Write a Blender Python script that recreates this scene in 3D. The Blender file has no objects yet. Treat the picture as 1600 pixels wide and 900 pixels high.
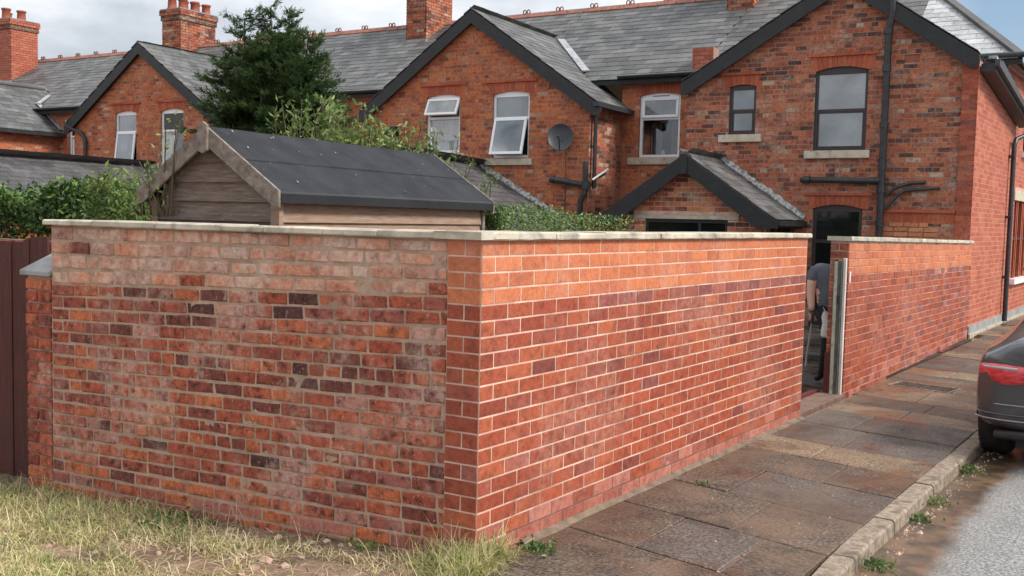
import bpy, bmesh, math, random
import numpy as np
from mathutils import Vector, Matrix, noise as mnoise
R = math.radians
random.seed(7); rng = np.random.default_rng(7)
sc = bpy.context.scene
col = sc.collection
# ------------------------------------------------------------------ camera
CAM = Vector((2.885, -3.895, 1.69)); PITCH, ROLL, YAW = R(3.94), R(1.3), R(34.8)
fh = Vector((-math.sin(YAW), math.cos(YAW), 0)); xh = Vector((math.cos(YAW), math.sin(YAW), 0)); UP = Vector((0, 0, 1))
cd = fh*math.cos(PITCH) - UP*math.sin(PITCH); u0 = fh*math.sin(PITCH) + UP*math.cos(PITCH)
cr = xh*math.cos(ROLL) + u0*math.sin(ROLL); cu = -xh*math.sin(ROLL) + u0*math.cos(ROLL)
cam_data = bpy.data.cameras.new('camera'); cam_data.sensor_width = 36; cam_data.lens = 36*1570/1600
cam_data.clip_start = 0.05; cam_data.clip_end = 2000
cam = bpy.data.objects.new('camera', cam_data); col.objects.link(cam); sc.camera = cam
M3 = Matrix((cr, cu, -cd)).transposed(); cam.matrix_world = Matrix.Translation(CAM) @ M3.to_4x4()
# ------------------------------------------------------------------ light
SUN_EL, SUN_AZ = R(44), R(-12)      # direction towards the sun: azimuth measured from +X, counter-clockwise
sun_dir = Vector((math.cos(SUN_EL)*math.cos(SUN_AZ), math.cos(SUN_EL)*math.sin(SUN_AZ)*-1, math.sin(SUN_EL)))
sl = bpy.data.lights.new('sun', 'SUN'); sl.energy = 3.2; sl.angle = R(14); sl.color = (1.0, 0.955, 0.89)
so = bpy.data.objects.new('sun', sl); col.objects.link(so); so.rotation_euler = sun_dir.to_track_quat('Z', 'Y').to_euler()
world = bpy.data.worlds.new('World'); sc.world = world; world.use_nodes = True
sc.view_settings.view_transform = 'Standard'; sc.view_settings.look = 'None'; sc.view_settings.gamma = 1
sc.view_settings.use_curve_mapping = False; sc.view_settings.exposure = 0.32

class NT:
    """small node-tree writer"""
    def __init__(s, tree): s.t = tree; tree.nodes.clear()
    def n(s, typ, ins=None, **props):
        nd = s.t.nodes.new(typ)
        for k, v in props.items(): setattr(nd, k, v)
        for k, v in (ins or {}).items():
            sk = nd.inputs[k]
            if isinstance(v, bpy.types.NodeSocket): s.t.links.new(v, sk)
            else:
                if isinstance(v, (tuple, list)) and len(v) == 3 and len(sk.default_value) == 4: v = (*v, 1)
                sk.default_value = v
        return nd
    def math(s, op, a, b=0.0, clamp=False):
        nd = s.n('ShaderNodeMath', {0: a, 1: b}, operation=op); nd.use_clamp = clamp; return nd.outputs[0]
    def noise(s, vec, scale, detail=4, rough=.55, dist=0):
        return s.n('ShaderNodeTexNoise', {'Vector': vec, 'Scale': scale, 'Detail': detail, 'Roughness': rough, 'Distortion': dist}).outputs['Fac']
    def ramp(s, fac, stops, interp='LINEAR'):
        nd = s.n('ShaderNodeValToRGB', {'Fac': fac}); cr_ = nd.color_ramp; cr_.interpolation = interp
        while len(cr_.elements) < len(stops): cr_.elements.new(0.5)
        for e, (p, c) in zip(cr_.elements, stops):
            e.position = p; e.color = (c, c, c, 1) if isinstance(c, (int, float)) else (*c, 1)
        return nd.outputs[0]
    def mix(s, fac, a, b, blend='MIX'):
        nd = s.n('ShaderNodeMix', data_type='RGBA', blend_type=blend)
        for k, v in ((0, fac), (6, a), (7, b)):
            if isinstance(v, bpy.types.NodeSocket): s.t.links.new(v, nd.inputs[k])
            else: nd.inputs[k].default_value = v if k == 0 else (*v, 1)
        return nd.outputs[2]
    def mapr(s, v, a, b, c=0., d=1.):
        return s.n('ShaderNodeMapRange', {0: v, 1: a, 2: b, 3: c, 4: d}).outputs[0]
    def vmul(s, v, sc_): return s.n('ShaderNodeVectorMath', {0: v, 1: sc_}, operation='MULTIPLY').outputs[0]

w = NT(world.node_tree)
sky = w.n('ShaderNodeTexSky', sky_type='NISHITA', sun_disc=False, sun_elevation=SUN_EL, sun_rotation=math.atan2(sun_dir.x, sun_dir.y))
tc = w.n('ShaderNodeTexCoord').outputs['Generated']
st = w.vmul(tc, (1, 1, 2.6))
cn = w.noise(st, 2.3, 7, .58, .25)
cn2 = w.noise(st, 5.5, 6, .6, .3)
sep = w.n('ShaderNodeSeparateXYZ', {0: tc})
dens = w.mapr(w.noise(st, 1.35, 4, .55), .57, .65)          # gaps where the blue shows
ccol = w.ramp(cn, [(.30, (.34, .38, .44)), (.42, (.55, .59, .64)), (.53, (.80, .82, .85)), (.75, (.93, .94, .95))])
ccol = w.mix(w.mapr(cn2, .35, .7, 0, .35), ccol, (.50, .54, .60))
lift = w.mapr(sep.outputs[2], 0.0, 1.0, 1.0, 1.45)           # an overcast sky is brighter overhead
bgc = w.n('ShaderNodeBackground', {'Color': ccol, 'Strength': lift})
bgs = w.n('ShaderNodeBackground', {'Color': sky.outputs[0], 'Strength': .11})
ms = w.n('ShaderNodeMixShader', {0: dens, 1: bgc.outputs[0], 2: bgs.outputs[0]})
w.n('ShaderNodeOutputWorld', {0: ms.outputs[0]})

# ------------------------------------------------------------------ helpers
def tag(o, label=None, cat=None, group=None, kind=None):
    if label: o['label'] = label
    if cat: o['category'] = cat
    if group: o['group'] = group
    if kind: o['kind'] = kind
    return o
def empty(name, loc, rz=0, label=None, cat=None, group=None, parent=None):
    o = bpy.data.objects.new(name, None); col.objects.link(o); o.location = loc; o.rotation_euler = (0, 0, rz)
    o.empty_display_size = .1; o.parent = parent
    return tag(o, label, cat, group)
def link(name, me, parent=None, loc=(0, 0, 0)):
    o = bpy.data.objects.new(name, me); col.objects.link(o); o.parent = parent; o.location = loc; return o
class MB:
    def __init__(s): s.v = []; s.f = []; s.m = []; s.mats = []; s.sm = []
    def mi(s, mat):
        if mat not in s.mats: s.mats.append(mat)
        return s.mats.index(mat)
    def add(s, vs, fs, mat, smooth=False):
        b = len(s.v); s.v += [tuple(q) for q in vs]; i = s.mi(mat)
        for f in fs: s.f.append(tuple(b+k for k in f)); s.m.append(i); s.sm.append(smooth)
    def box(s, x0, x1, y0, y1, z0, z1, mat, M=None):
        vs = [Vector((x, y, z)) for z in (z0, z1) for x, y in ((x0, y0), (x1, y0), (x1, y1), (x0, y1))]
        if M is not None: vs = [M @ q for q in vs]
        s.add(vs, [(0, 3, 2, 1), (4, 5, 6, 7), (0, 1, 5, 4), (1, 2, 6, 5), (2, 3, 7, 6), (3, 0, 4, 7)], mat)
    def prism(s, poly, y0, y1, mat, axis='y'):
        """polygon in (x,z) extruded along y (or (y,z) along x, or (x,y) along z)"""
        n = len(poly)
        P = {'y': lambda a, b, t: (a, t, b), 'x': lambda a, b, t: (t, a, b), 'z': lambda a, b, t: (a, b, t)}[axis]
        vs = [P(a, b, y0) for a, b in poly] + [P(a, b, y1) for a, b in poly]
        s.add(vs, [tuple(range(n)), tuple(range(2*n-1, n-1, -1))] + [(i, i+n, (i+1) % n+n, (i+1) % n) for i in range(n)], mat)
    def beam(s, p, q, wd, ht, mat, up=(0, 0, 1), ext=0):
        """box from p to q, cross-section wd (sideways) x ht (along up)"""
        p, q = Vector(p), Vector(q); d = (q-p).normalized(); p = p-d*ext; q = q+d*ext
        sd = d.cross(Vector(up)).normalized(); u2 = sd.cross(d)
        vs = [e + sd*a*wd/2 + u2*b*ht/2 for e in (p, q) for a, b in ((-1, -1), (1, -1), (1, 1), (-1, 1))]
        s.add(vs, [(0, 1, 2, 3), (7, 6, 5, 4), (0, 4, 5, 1), (1, 5, 6, 2), (2, 6, 7, 3), (3, 7, 4, 0)], mat)
    def tube(s, pts, r, mat, n=8, cap=True):
        pts = [Vector(p) for p in pts]; rr = r if isinstance(r, (list, tuple)) else [r]*len(pts); vs = []; fs = []; prev = None
        for i, p in enumerate(pts):
            d = ((pts[min(i+1, len(pts)-1)]-p).normalized() + (p-pts[max(i-1, 0)]).normalized()).normalized()
            a = prev if prev is not None else (Vector((0, 0, 1)) if abs(d.z) < .9 else Vector((1, 0, 0)))
            sx = d.cross(a).normalized(); sy = sx.cross(d).normalized(); prev = sy
            for k in range(n):
                t = 2*math.pi*k/n; vs.append(p + sx*math.cos(t)*rr[i] + sy*math.sin(t)*rr[i])
        for i in range(len(pts)-1):
            for k in range(n): fs.append((i*n+k, i*n+(k+1) % n, (i+1)*n+(k+1) % n, (i+1)*n+k))
        s.add(vs, fs, mat, True)
        if cap: s.add(vs[:n], [tuple(range(n))[::-1]], mat); s.add(vs[-n:], [tuple(range(n))], mat)
    def lathe(s, prof, mat, c=(0, 0, 0), n=14, smooth=True):
        vs = [(c[0]+r*math.cos(2*math.pi*k/n), c[1]+r*math.sin(2*math.pi*k/n), c[2]+z) for r, z in prof for k in range(n)]
        s.add(vs, [(i*n+k, i*n+(k+1) % n, (i+1)*n+(k+1) % n, (i+1)*n+k) for i in range(len(prof)-1) for k in range(n)], mat, smooth)
    def mesh(s, name):
        me = bpy.data.meshes.new(name); me.from_pydata([tuple(q) for q in s.v], [], s.f)
        for m in s.mats: me.materials.append(m)
        me.polygons.foreach_set('material_index', s.m); me.polygons.foreach_set('use_smooth', s.sm); me.update(); return me
    def build(s, name, parent=None, loc=(0, 0, 0), bevel=0):
        me = s.mesh(name)
        bm = bmesh.new(); bm.from_mesh(me); bmesh.ops.recalc_face_normals(bm, faces=bm.faces)
        if bevel: bmesh.ops.bevel(bm, geom=[e for e in bm.edges if e.is_manifold and e.calc_face_angle(0) > .5], offset=bevel, segments=1, affect='EDGES', clamp_overlap=True)
        bm.to_mesh(me); bm.free(); return link(name, me, parent, loc)
def np_mesh(name, V, Fc, mats, mi=None, smooth=False):
    """mesh of equal-sided faces from numpy arrays"""
    me = bpy.data.meshes.new(name); nv, nf, k = len(V), len(Fc), Fc.shape[1]
    me.vertices.add(nv); me.vertices.foreach_set('co', V.astype(np.float32).ravel())
    me.loops.add(nf*k); me.loops.foreach_set('vertex_index', Fc.astype(np.int32).ravel())
    me.polygons.add(nf); me.polygons.foreach_set('loop_start', np.arange(0, nf*k, k, dtype=np.int32))
    for m in mats: me.materials.append(m)
    if mi is not None: me.polygons.foreach_set('material_index', mi.astype(np.int32))
    me.polygons.foreach_set('use_smooth', np.full(nf, smooth, dtype=bool))
    me.update(calc_edges=True); return me

# ------------------------------------------------------------------ materials
def new_mat(name):
    m = bpy.data.materials.new(name); m.use_nodes = True; return m, NT(m.node_tree)
def finish(t, colr, rough=.85, bump=None, bstr=.3, bdist=.01, metal=0., spec=.5, coat=0, sheen=None, trans=None, ior=None):
    ins = {'Base Color': colr, 'Roughness': rough, 'Metallic': metal, 'Specular IOR Level': spec}
    if coat: ins['Coat Weight'] = coat; ins['Coat Roughness'] = .08
    if ior: ins['IOR'] = ior
    if bump is not None:
        ins['Normal'] = t.n('ShaderNodeBump', {'Strength': bstr, 'Distance': bdist, 'Height': bump}).outputs[0]
    b = t.n('ShaderNodeBsdfPrincipled', ins); out = b.outputs[0]
    if trans is not None:
        tr = t.n('ShaderNodeBsdfTranslucent', {'Color': colr}); out = t.n('ShaderNodeMixShader', {0: trans, 1: out, 2: tr.outputs[0]}).outputs[0]
    t.n('ShaderNodeOutputMaterial', {0: out}); return b
def pos(t): return t.n('ShaderNodeNewGeometry').outputs['Position']
def piece_rand(t):
    a = t.n('ShaderNodeObjectInfo').outputs['Random']; b = t.n('ShaderNodeNewGeometry').outputs['Random Per Island']
    return t.math('FRACT', t.math('ADD', a, b))
def brick_mat(name, stops, wash=(.55, .40, .33), wash_amt=.35, wash_scale=2.2, wash_lo=.5, speck=.5, soot=.3, rough=.85, relief=.25, mottle=.5):
    m, t = new_mat(name); p = pos(t); v = piece_rand(t)
    c = t.ramp(v, stops, 'LINEAR')
    off = t.n('ShaderNodeVectorMath', {0: p, 1: t.n('ShaderNodeCombineXYZ', {0: t.math('MULTIPLY', v, 37.), 1: t.math('MULTIPLY', v, 91.), 2: v}).outputs[0]}, operation='ADD').outputs[0]
    n1 = t.noise(off, 19, 5, .68); n2 = t.noise(off, 70, 4, .7); n3 = t.noise(p, 260, 2, .6)
    c = t.mix(mottle, c, t.mix(1.0, c, t.ramp(n1, [(.34, (.28, .24, .26)), (.48, (.95, .95, .95)), (.66, (1.40, 1.32, 1.22))]), 'MULTIPLY'))
    c = t.mix(.6, c, t.mix(1.0, c, t.ramp(n2, [(.3, (.6, .6, .6)), (.62, (1.15, 1.15, 1.15))]), 'MULTIPLY'))
    big = t.noise(p, wash_scale, 5, .62, .4)
    patch = t.math('MULTIPLY', t.mapr(big, wash_lo, wash_lo+.14), t.mapr(t.noise(p, 22, 5, .7), .38, .62))
    c = t.mix(t.math('MULTIPLY', patch, wash_amt), c, wash)
    smear = t.mapr(t.noise(t.vmul(off, (1, 1, .6)), 30, 5, .7, .5), .60, .72)
    c = t.mix(t.math('MULTIPLY', smear, speck*.6), c, wash)
    sp = t.mapr(t.noise(t.vmul(off, (1, 1, .55)), 85, 4, .75), .64, .70)
    c = t.mix(t.math('MULTIPLY', sp, speck), c, (.74, .64, .57))
    st_ = t.mapr(t.noise(p, 3.3, 5, .65, .3), .56, .72)
    c = t.mix(t.math('MULTIPLY', st_, soot), c, (.05, .035, .032))
    h = t.math('ADD', t.math('MULTIPLY', n2, .6), t.math('MULTIPLY', n3, .4))
    finish(t, c, rough, h, relief, .006, spec=.35); return m
def noisy(name, a, b, scale=8, rough=.85, relief=.2, stretch=(1, 1, 1), lo=.35, hi=.65, extra=None, dist=.005, detail=5, vary=0, **kw):
    m, t = new_mat(name); p = t.vmul(pos(t), stretch)
    n1 = t.noise(p, scale, detail, .6); c = t.mix(t.mapr(n1, lo, hi), a, b)
    if extra:
        ec, es, elo, ehi, ea = extra
        c = t.mix(t.math('MULTIPLY', t.mapr(t.noise(p, es, 5, .65, .3), elo, ehi), ea), c, ec)
    if vary:
        c = t.mix(1.0, c, t.ramp(piece_rand(t), [(0, 1-vary), (1, 1+vary)]), 'MULTIPLY')
    finish(t, c, rough, t.noise(p, scale*6, 4, .65), relief, dist, **kw); return m

old_stops = [(0, (.095, .036, .033)), (.04, (.16, .050, .040)), (.14, (.25, .062, .042)), (.32, (.36, .080, .042)), (.46, (.43, .112, .055)), (.56, (.35, .082, .048)),
             (.68, (.44, .118, .054)), (.80, (.50, .148, .062)), (.86, (.40, .105, .060)), (.94, (.30, .095, .075)), (1, (.50, .25, .19))]
M = {}
M['old'] = brick_mat('old_brick', old_stops, wash=(.62, .44, .36), wash_amt=.7, speck=.95, soot=.45, relief=.75, mottle=.95)
M['oldtop'] = brick_mat('weathered_pink_brick', [(0, (.40, .20, .15)), (.25, (.52, .24, .16)), (.5, (.60, .29, .20)), (.75, (.60, .25, .15)), (.93, (.58, .37, .29)), (1, (.22, .15, .13))],
                        wash=(.70, .55, .45), wash_amt=.75, wash_scale=4, wash_lo=.42, speck=.8, soot=.15, relief=.6, mottle=.6)
M['red'] = brick_mat('pressed_red_brick', [(0, (.26, .054, .030)), (.25, (.33, .070, .036)), (.6, (.375, .086, .041)), (.8, (.41, .105, .047)), (.93, (.33, .084, .052)), (1, (.19, .048, .036))],
                     wash=(.56, .32, .24), wash_amt=.38, wash_scale=1.3, wash_lo=.5, speck=.35, soot=.3, rough=.62, relief=.2, mottle=.5)
M['redtop'] = brick_mat('pale_orange_brick', [(0, (.46, .135, .062)), (.3, (.54, .165, .072)), (.7, (.60, .195, .086)), (1, (.50, .155, .085))],
                        wash=(.64, .36, .26), wash_amt=.4, speck=.2, soot=.0, rough=.65, relief=.12, mottle=.3)
M['redlow'] = brick_mat('bloomed_red_brick', [(0, (.30, .085, .060)), (.5, (.40, .13, .09)), (1, (.46, .17, .125))],
                        wash=(.52, .28, .22), wash_amt=.5, speck=.3, soot=.2, rough=.8, relief=.3, mottle=.5)
M['house'] = brick_mat('house_brick', [(0, (.085, .045, .040)), (.14, (.19, .065, .042)), (.28, (.33, .095, .052)), (.55, (.42, .120, .060)), (.8, (.47, .155, .078)), (.92, (.31, .11, .07)), (1, (.50, .35, .25))],
                       wash=(.56, .42, .32), wash_amt=.55, wash_scale=3.2, speck=.6, soot=.75, relief=.3, mottle=.8)
M['house2'] = brick_mat('orange_house_brick', [(0, (.22, .065, .040)), (.15, (.40, .100, .044)), (.5, (.50, .135, .050)), (.8, (.54, .165, .060)), (.93, (.38, .12, .06)), (1, (.52, .34, .24))],
                        wash=(.52, .34, .22), wash_amt=.3, speck=.45, soot=.65, relief=.3, mottle=.75)
M['side'] = brick_mat('smooth_red_brick', [(0, (.36, .09, .055)), (.5, (.43, .12, .07)), (1, (.50, .155, .09))], wash=(.5, .24, .18), wash_amt=.3, speck=.1, soot=.05, rough=.7, relief=.1, mottle=.2)
M['rub'] = brick_mat('rubbed_red_brick', [(0, (.32, .07, .035)), (.5, (.40, .095, .045)), (1, (.46, .12, .055))], wash_amt=.1, speck=.1, soot=.1, rough=.75, relief=.1, mottle=.3)
M['infill'] = brick_mat('pale_infill_brick', [(0, (.50, .19, .09)), (1, (.60, .27, .14))], speck=.5, soot=.1)
M['purple'] = brick_mat('purple_red_brick', [(0, (.20, .065, .055)), (.5, (.30, .085, .065)), (1, (.38, .12, .085))], wash=(.55, .38, .33), wash_amt=.5, wash_scale=3, speck=.3, soot=.2, rough=.7, relief=.2, mottle=.5)
M['mortar_old'] = noisy('old_lime_mortar', (.33, .225, .160), (.54, .385, .285), 5, .95, .8, extra=((.14, .11, .09), 5, .55, .7, .6), dist=.012)
M['mortar_red'] = noisy('pale_pink_mortar', (.52, .33, .25), (.74, .53, .42), 4, .9, .4, extra=((.26, .15, .12), 2.6, .52, .68, .75))
M['mortar_side'] = noisy('dusky_red_mortar', (.50, .28, .21), (.60, .36, .28), 4, .9, .3)
M['mortar_low'] = noisy('dark_wet_mortar', (.13, .075, .055), (.20, .12, .09), 9, .9, .5)
M['mortar_house'] = noisy('house_mortar', (.27, .18, .13), (.40, .28, .21), 2.5, .95, .4, extra=((.13, .09, .07), 1.6, .5, .68, .7))
M['coping'] = noisy('weathered_stone_coping', (.40, .345, .27), (.58, .52, .42), 6, .9, .5, extra=((.12, .115, .09), 4.5, .50, .68, .75), vary=.12)
M['sill'] = noisy('stone_sill', (.45, .38, .28), (.60, .53, .42), 8, .9, .3, extra=((.15, .13, .10), 6, .55, .7, .7))
def slate_mat(name, a, b, rough=.5, lich=.5, rr=.25):
    m, t = new_mat(name); p = pos(t); v = piece_rand(t)
    c = t.ramp(v, [(0, a), (.5, tuple((x+y)/2 for x, y in zip(a, b))), (1, b)])
    c = t.mix(.7, c, t.mix(1.0, c, t.ramp(t.noise(p, 9, 5, .65), [(.3, .7), (.7, 1.25)]), 'MULTIPLY'))
    c = t.mix(t.math('MULTIPLY', t.mapr(t.noise(p, 13, 5, .75), .58, .68), lich), c, (.24, .23, .18))
    c = t.mix(t.math('MULTIPLY', t.mapr(t.noise(t.vmul(p, (1, 1, .4)), 1.1, 6, .68), .46, .66), .62), c, (.035, .036, .034))
    n = t.noise(p, 60, 4, .6); finish(t, c, t.mapr(n, .3, .7, rough-rr*.5, rough+rr), n, .25, .004, spec=.5); return m
M['slate'] = slate_mat('grey_slate', (.058, .058, .059), (.150, .147, .144))
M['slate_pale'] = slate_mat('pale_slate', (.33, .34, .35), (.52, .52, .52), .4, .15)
M['slate_dark'] = slate_mat('dark_slate', (.055, .053, .056), (.115, .108, .108), .55, .3)
M['under'] = noisy('roof_underlay', (.02, .02, .02), (.03, .03, .03), 5)
M['lead'] = noisy('lead_flashing', (.24, .25, .26), (.40, .41, .42), 6, .6, .3, extra=((.12, .12, .12), 8, .55, .65, .7))
M['fillet'] = noisy('cement_fillet', (.22, .22, .21), (.62, .62, .60), 14, .95, .8, lo=.42, hi=.58, dist=.03)
M['ridge'] = noisy('red_ridge_tile', (.27, .10, .07), (.36, .16, .11), 9, .85, .3, extra=((.09, .07, .06), 5, .5, .65, .6))
M['pot'] = noisy('chimney_pot_clay', (.28, .065, .04), (.38, .12, .07), 6, .8, .2, extra=((.06, .04, .035), 4, .52, .7, .6))
M['black'] = noisy('black_paint', (.009, .010, .012), (.016, .017, .019), 5, .5, .15, extra=((.06, .06, .06), 12, .6, .7, .4))
M['iron'] = noisy('black_downpipe', (.020, .022, .026), (.035, .037, .042), 8, .4, .15)
M['upvc'] = noisy('white_window_frame', (.84, .84, .84), (.88, .88, .88), 3, .35, .02)
M['brown'] = noisy('dark_brown_window_frame', (.030, .020, .020), (.045, .030, .028), 6, .4, .1)
M['conc'] = noisy('grey_plinth_render', (.24, .24, .235), (.36, .355, .34), 6, .9, .4, extra=((.10, .10, .10), 3, .5, .7, .5))
def glass_mat(name, base, ior=1.9, rough=.04):
    m, t = new_mat(name); p = pos(t)
    c = t.mix(t.mapr(t.noise(p, 1.6, 3, .5, .5), .35, .65), tuple(min(1, x*1.25) for x in base), tuple(x*.5 for x in base))
    finish(t, c, rough, t.noise(p, 1.2, 2, .5), .03, .02, ior=ior, spec=.5); return m
M['glass'] = glass_mat('painted_sky_glass', (.15, .17, .185), 2.3)  # pale grey-blue base paints in part of the sky reflection
M['glass_dk'] = glass_mat('dark_window_glass', (.012, .013, .014), 1.5)
M['glass_bl'] = glass_mat('pale_curtained_glass', (.30, .33, .34), 1.9)
def clear_mat():
    m, t = new_mat('clear_glass'); tr = t.n('ShaderNodeBsdfTransparent'); gl = t.n('ShaderNodeBsdfGlossy', {'Roughness': .02})
    t.n('ShaderNodeOutputMaterial', {0: t.n('ShaderNodeMixShader', {0: .10, 1: tr.outputs[0], 2: gl.outputs[0]}).outputs[0]}); return m
M['clear'] = clear_mat()
M['curtain'] = noisy('pale_curtain', (.40, .42, .42), (.55, .56, .55), 20, .9, .3, stretch=(1, 1, .1))
M['room'] = noisy('unlit_room_colour', (.02, .018, .018), (.035, .03, .03), 3)  # near-black colour puts the darkness of the unlit room into its surfaces
M['pinkcurt'] = noisy('dusty_pink_curtain', (.10, .07, .07), (.16, .12, .115), 14, .9, .2, stretch=(1, 1, .1))
M['teal'] = noisy('teal_glaze', (.12, .30, .30), (.2, .42, .40), 5, .3, .05)
M['shedwood'] = noisy('weathered_brown_cladding', (.115, .078, .060), (.21, .155, .125), 5, .85, .5, stretch=(1.2, 1.2, 14), extra=((.34, .30, .26), 9, .60, .68, .7), vary=.12)
M['shedside'] = noisy('warm_brown_cladding', (.26, .16, .11), (.36, .25, .18), 5, .8, .4, stretch=(1.2, 1.2, 12), extra=((.12, .07, .05), 12, .66, .72, .8), vary=.1)
M['barge'] = noisy('silvered_softwood', (.13, .10, .08), (.27, .225, .19), 6, .85, .5, stretch=(3, 3, 3), extra=((.09, .07, .06), 15, .6, .68, .6))
M['felt'] = noisy('charcoal_roofing_felt', (.022, .0235, .028), (.036, .038, .044), 4, .92, .6, extra=((.16, .16, .16), 40, .68, .74, .7), dist=.004, spec=.25)
M['felt_edge'] = noisy('black_felt_drip', (.010, .011, .013), (.018, .019, .022), 4, .55, .2)
M['litter'] = noisy('dry_leaf_litter', (.16, .14, .09), (.42, .40, .32), 20, .9, .2)
M['fence'] = noisy('dark_red_brown_fence_stain', (.055, .012, .009), (.105, .024, .017), 7, .75, .5, stretch=(9, 9, .8), extra=((.20, .12, .11), 16, .66, .72, .55), vary=.12)
M['galv'] = noisy('mossy_grey_batten', (.055, .062, .050), (.13, .135, .11), 9, .8, .4, stretch=(4, 4, .7))
M['cream'] = noisy('peeling_cream_paint', (.40, .36, .27), (.58, .54, .43), 6, .7, .4, stretch=(2, 2, .7), extra=((.16, .13, .09), 9, .52, .66, .7))
M['whitepaint'] = noisy('chalky_pink_white_paint', (.62, .54, .50), (.74, .68, .64), 4, .7, .2)
M['maroon'] = noisy('maroon_paint', (.10, .018, .016), (.14, .028, .022), 6, .5, .2)
def leaf_mat(name, stops, trans=.25, rough=.5):
    m, t = new_mat(name); v = t.n('ShaderNodeNewGeometry').outputs['Random Per Island']
    c = t.ramp(v, stops); c = t.mix(.8, c, t.mix(1.0, c, t.ramp(t.noise(pos(t), 3.5, 3, .6), [(.3, .55), (.7, 1.35)]), 'MULTIPLY'))
    finish(t, c, rough, trans=trans, spec=.4); return m
M['hedge'] = leaf_mat('hedge_leaf', [(0, (.022, .052, .012)), (.45, (.055, .115, .024)), (.8, (.13, .22, .045)), (1, (.26, .36, .11))])
M['privet'] = leaf_mat('clipped_hedge_leaf', [(0, (.05, .095, .022)), (.5, (.12, .20, .05)), (1, (.27, .36, .13))])
M['lime'] = leaf_mat('light_green_leaf', [(0, (.07, .13, .028)), (.5, (.15, .23, .055)), (.9, (.26, .33, .10)), (1, (.36, .36, .16))], .3)
M['yew'] = leaf_mat('conifer_needle', [(0, (.020, .052, .016)), (.5, (.050, .105, .030)), (.85, (.11, .175, .050)), (1, (.19, .21, .08))], .3)
M['bark'] = noisy('brown_bark', (.07, .045, .03), (.13, .09, .06), 14, .9, .6, stretch=(3, 3, .6))
M['grass'] = leaf_mat('grass_blade', [(0, (.08, .15, .025)), (.20, (.17, .26, .050)), (.34, (.32, .36, .10)), (.48, (.48, .43, .18)), (.78, (.60, .52, .26)), (.92, (.72, .65, .42)), (1, (.16, .10, .05))], .25, .6)
M['green'] = leaf_mat('weed_leaf', [(0, (.04, .085, .022)), (.6, (.10, .17, .045)), (1, (.22, .27, .10))], .3)
# ------------------------------------------------------------------ pieces: bricks, slates, flags
def beveled(lx, ly, lz, bev, jit=0.0, seed=0):
    bm = bmesh.new(); bmesh.ops.create_cube(bm, size=1)
    for v_ in bm.verts: v_.co = Vector((v_.co.x*lx, v_.co.y*ly, v_.co.z*lz))
    bmesh.ops.bevel(bm, geom=list(bm.edges), offset=bev, segments=1, affect='EDGES')
    r_ = random.Random(seed)
    if jit:
        for v_ in bm.verts: v_.co += Vector((r_.uniform(-jit, jit), r_.uniform(-jit, jit)*.6, r_.uniform(-jit, jit)))
    bmesh.ops.triangulate(bm, faces=list(bm.faces))
    bm.verts.ensure_lookup_table()
    V = np.array([v_.co[:] for v_ in bm.verts]); Fc = np.array([[v_.index for v_ in f.verts] for f in bm.faces]); bm.free()
    return V, Fc
def plainbox(lx, ly, lz):
    V = np.array([(x*lx/2, y*ly/2, z*lz/2) for z in (-1, 1) for x, y in ((-1, -1), (1, -1), (1, 1), (-1, 1))], dtype=float)
    Fc = np.array([(0, 1, 5), (0, 5, 4), (1, 2, 6), (1, 6, 5), (3, 0, 4), (3, 4, 7), (0, 2, 1), (0, 3, 2), (4, 5, 6), (4, 6, 7)])
    return V, Fc
TPL = {}
def brick_tpl(key, lx, ly, lz, bev, jit, n):
    for k in range(n): TPL[key, k] = (beveled(lx, ly, lz, bev, jit, 31*k+len(key)), (lx, ly, lz))
    TPL[key, 'n'] = n
brick_tpl('old_s', .222, .03, .068, .005, .0035, 8)
brick_tpl('old_h', .105, .03, .068, .005, .0035, 5)
brick_tpl('big_s', .222, .034, .080, .007, .005, 8)
brick_tpl('big_h', .105, .034, .080, .007, .005, 5)
brick_tpl('red_s', .223, .03, .071, .0018, .0007, 4)
brick_tpl('red_h', .108, .03, .071, .0018, .0007, 3)
brick_tpl('slate', .265, .42, .010, .002, .0015, 6)
TPL['box', 0] = (plainbox(1, 1, 1), (1, 1, 1)); TPL['box', 'n'] = 1
MESH = {}
def tpl_mesh(key, k, mat, name):
    kk = (key, k, mat.name, name)
    if kk not in MESH:
        (V, Fc), _ = TPL[key, k]; MESH[kk] = np_mesh(name, V, Fc, [mat])
    return MESH[kk]
def world_of(o):
    m = o.matrix_basis.copy(); p = o.parent
    while p: m = p.matrix_basis @ m; p = p.parent
    return m
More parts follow.
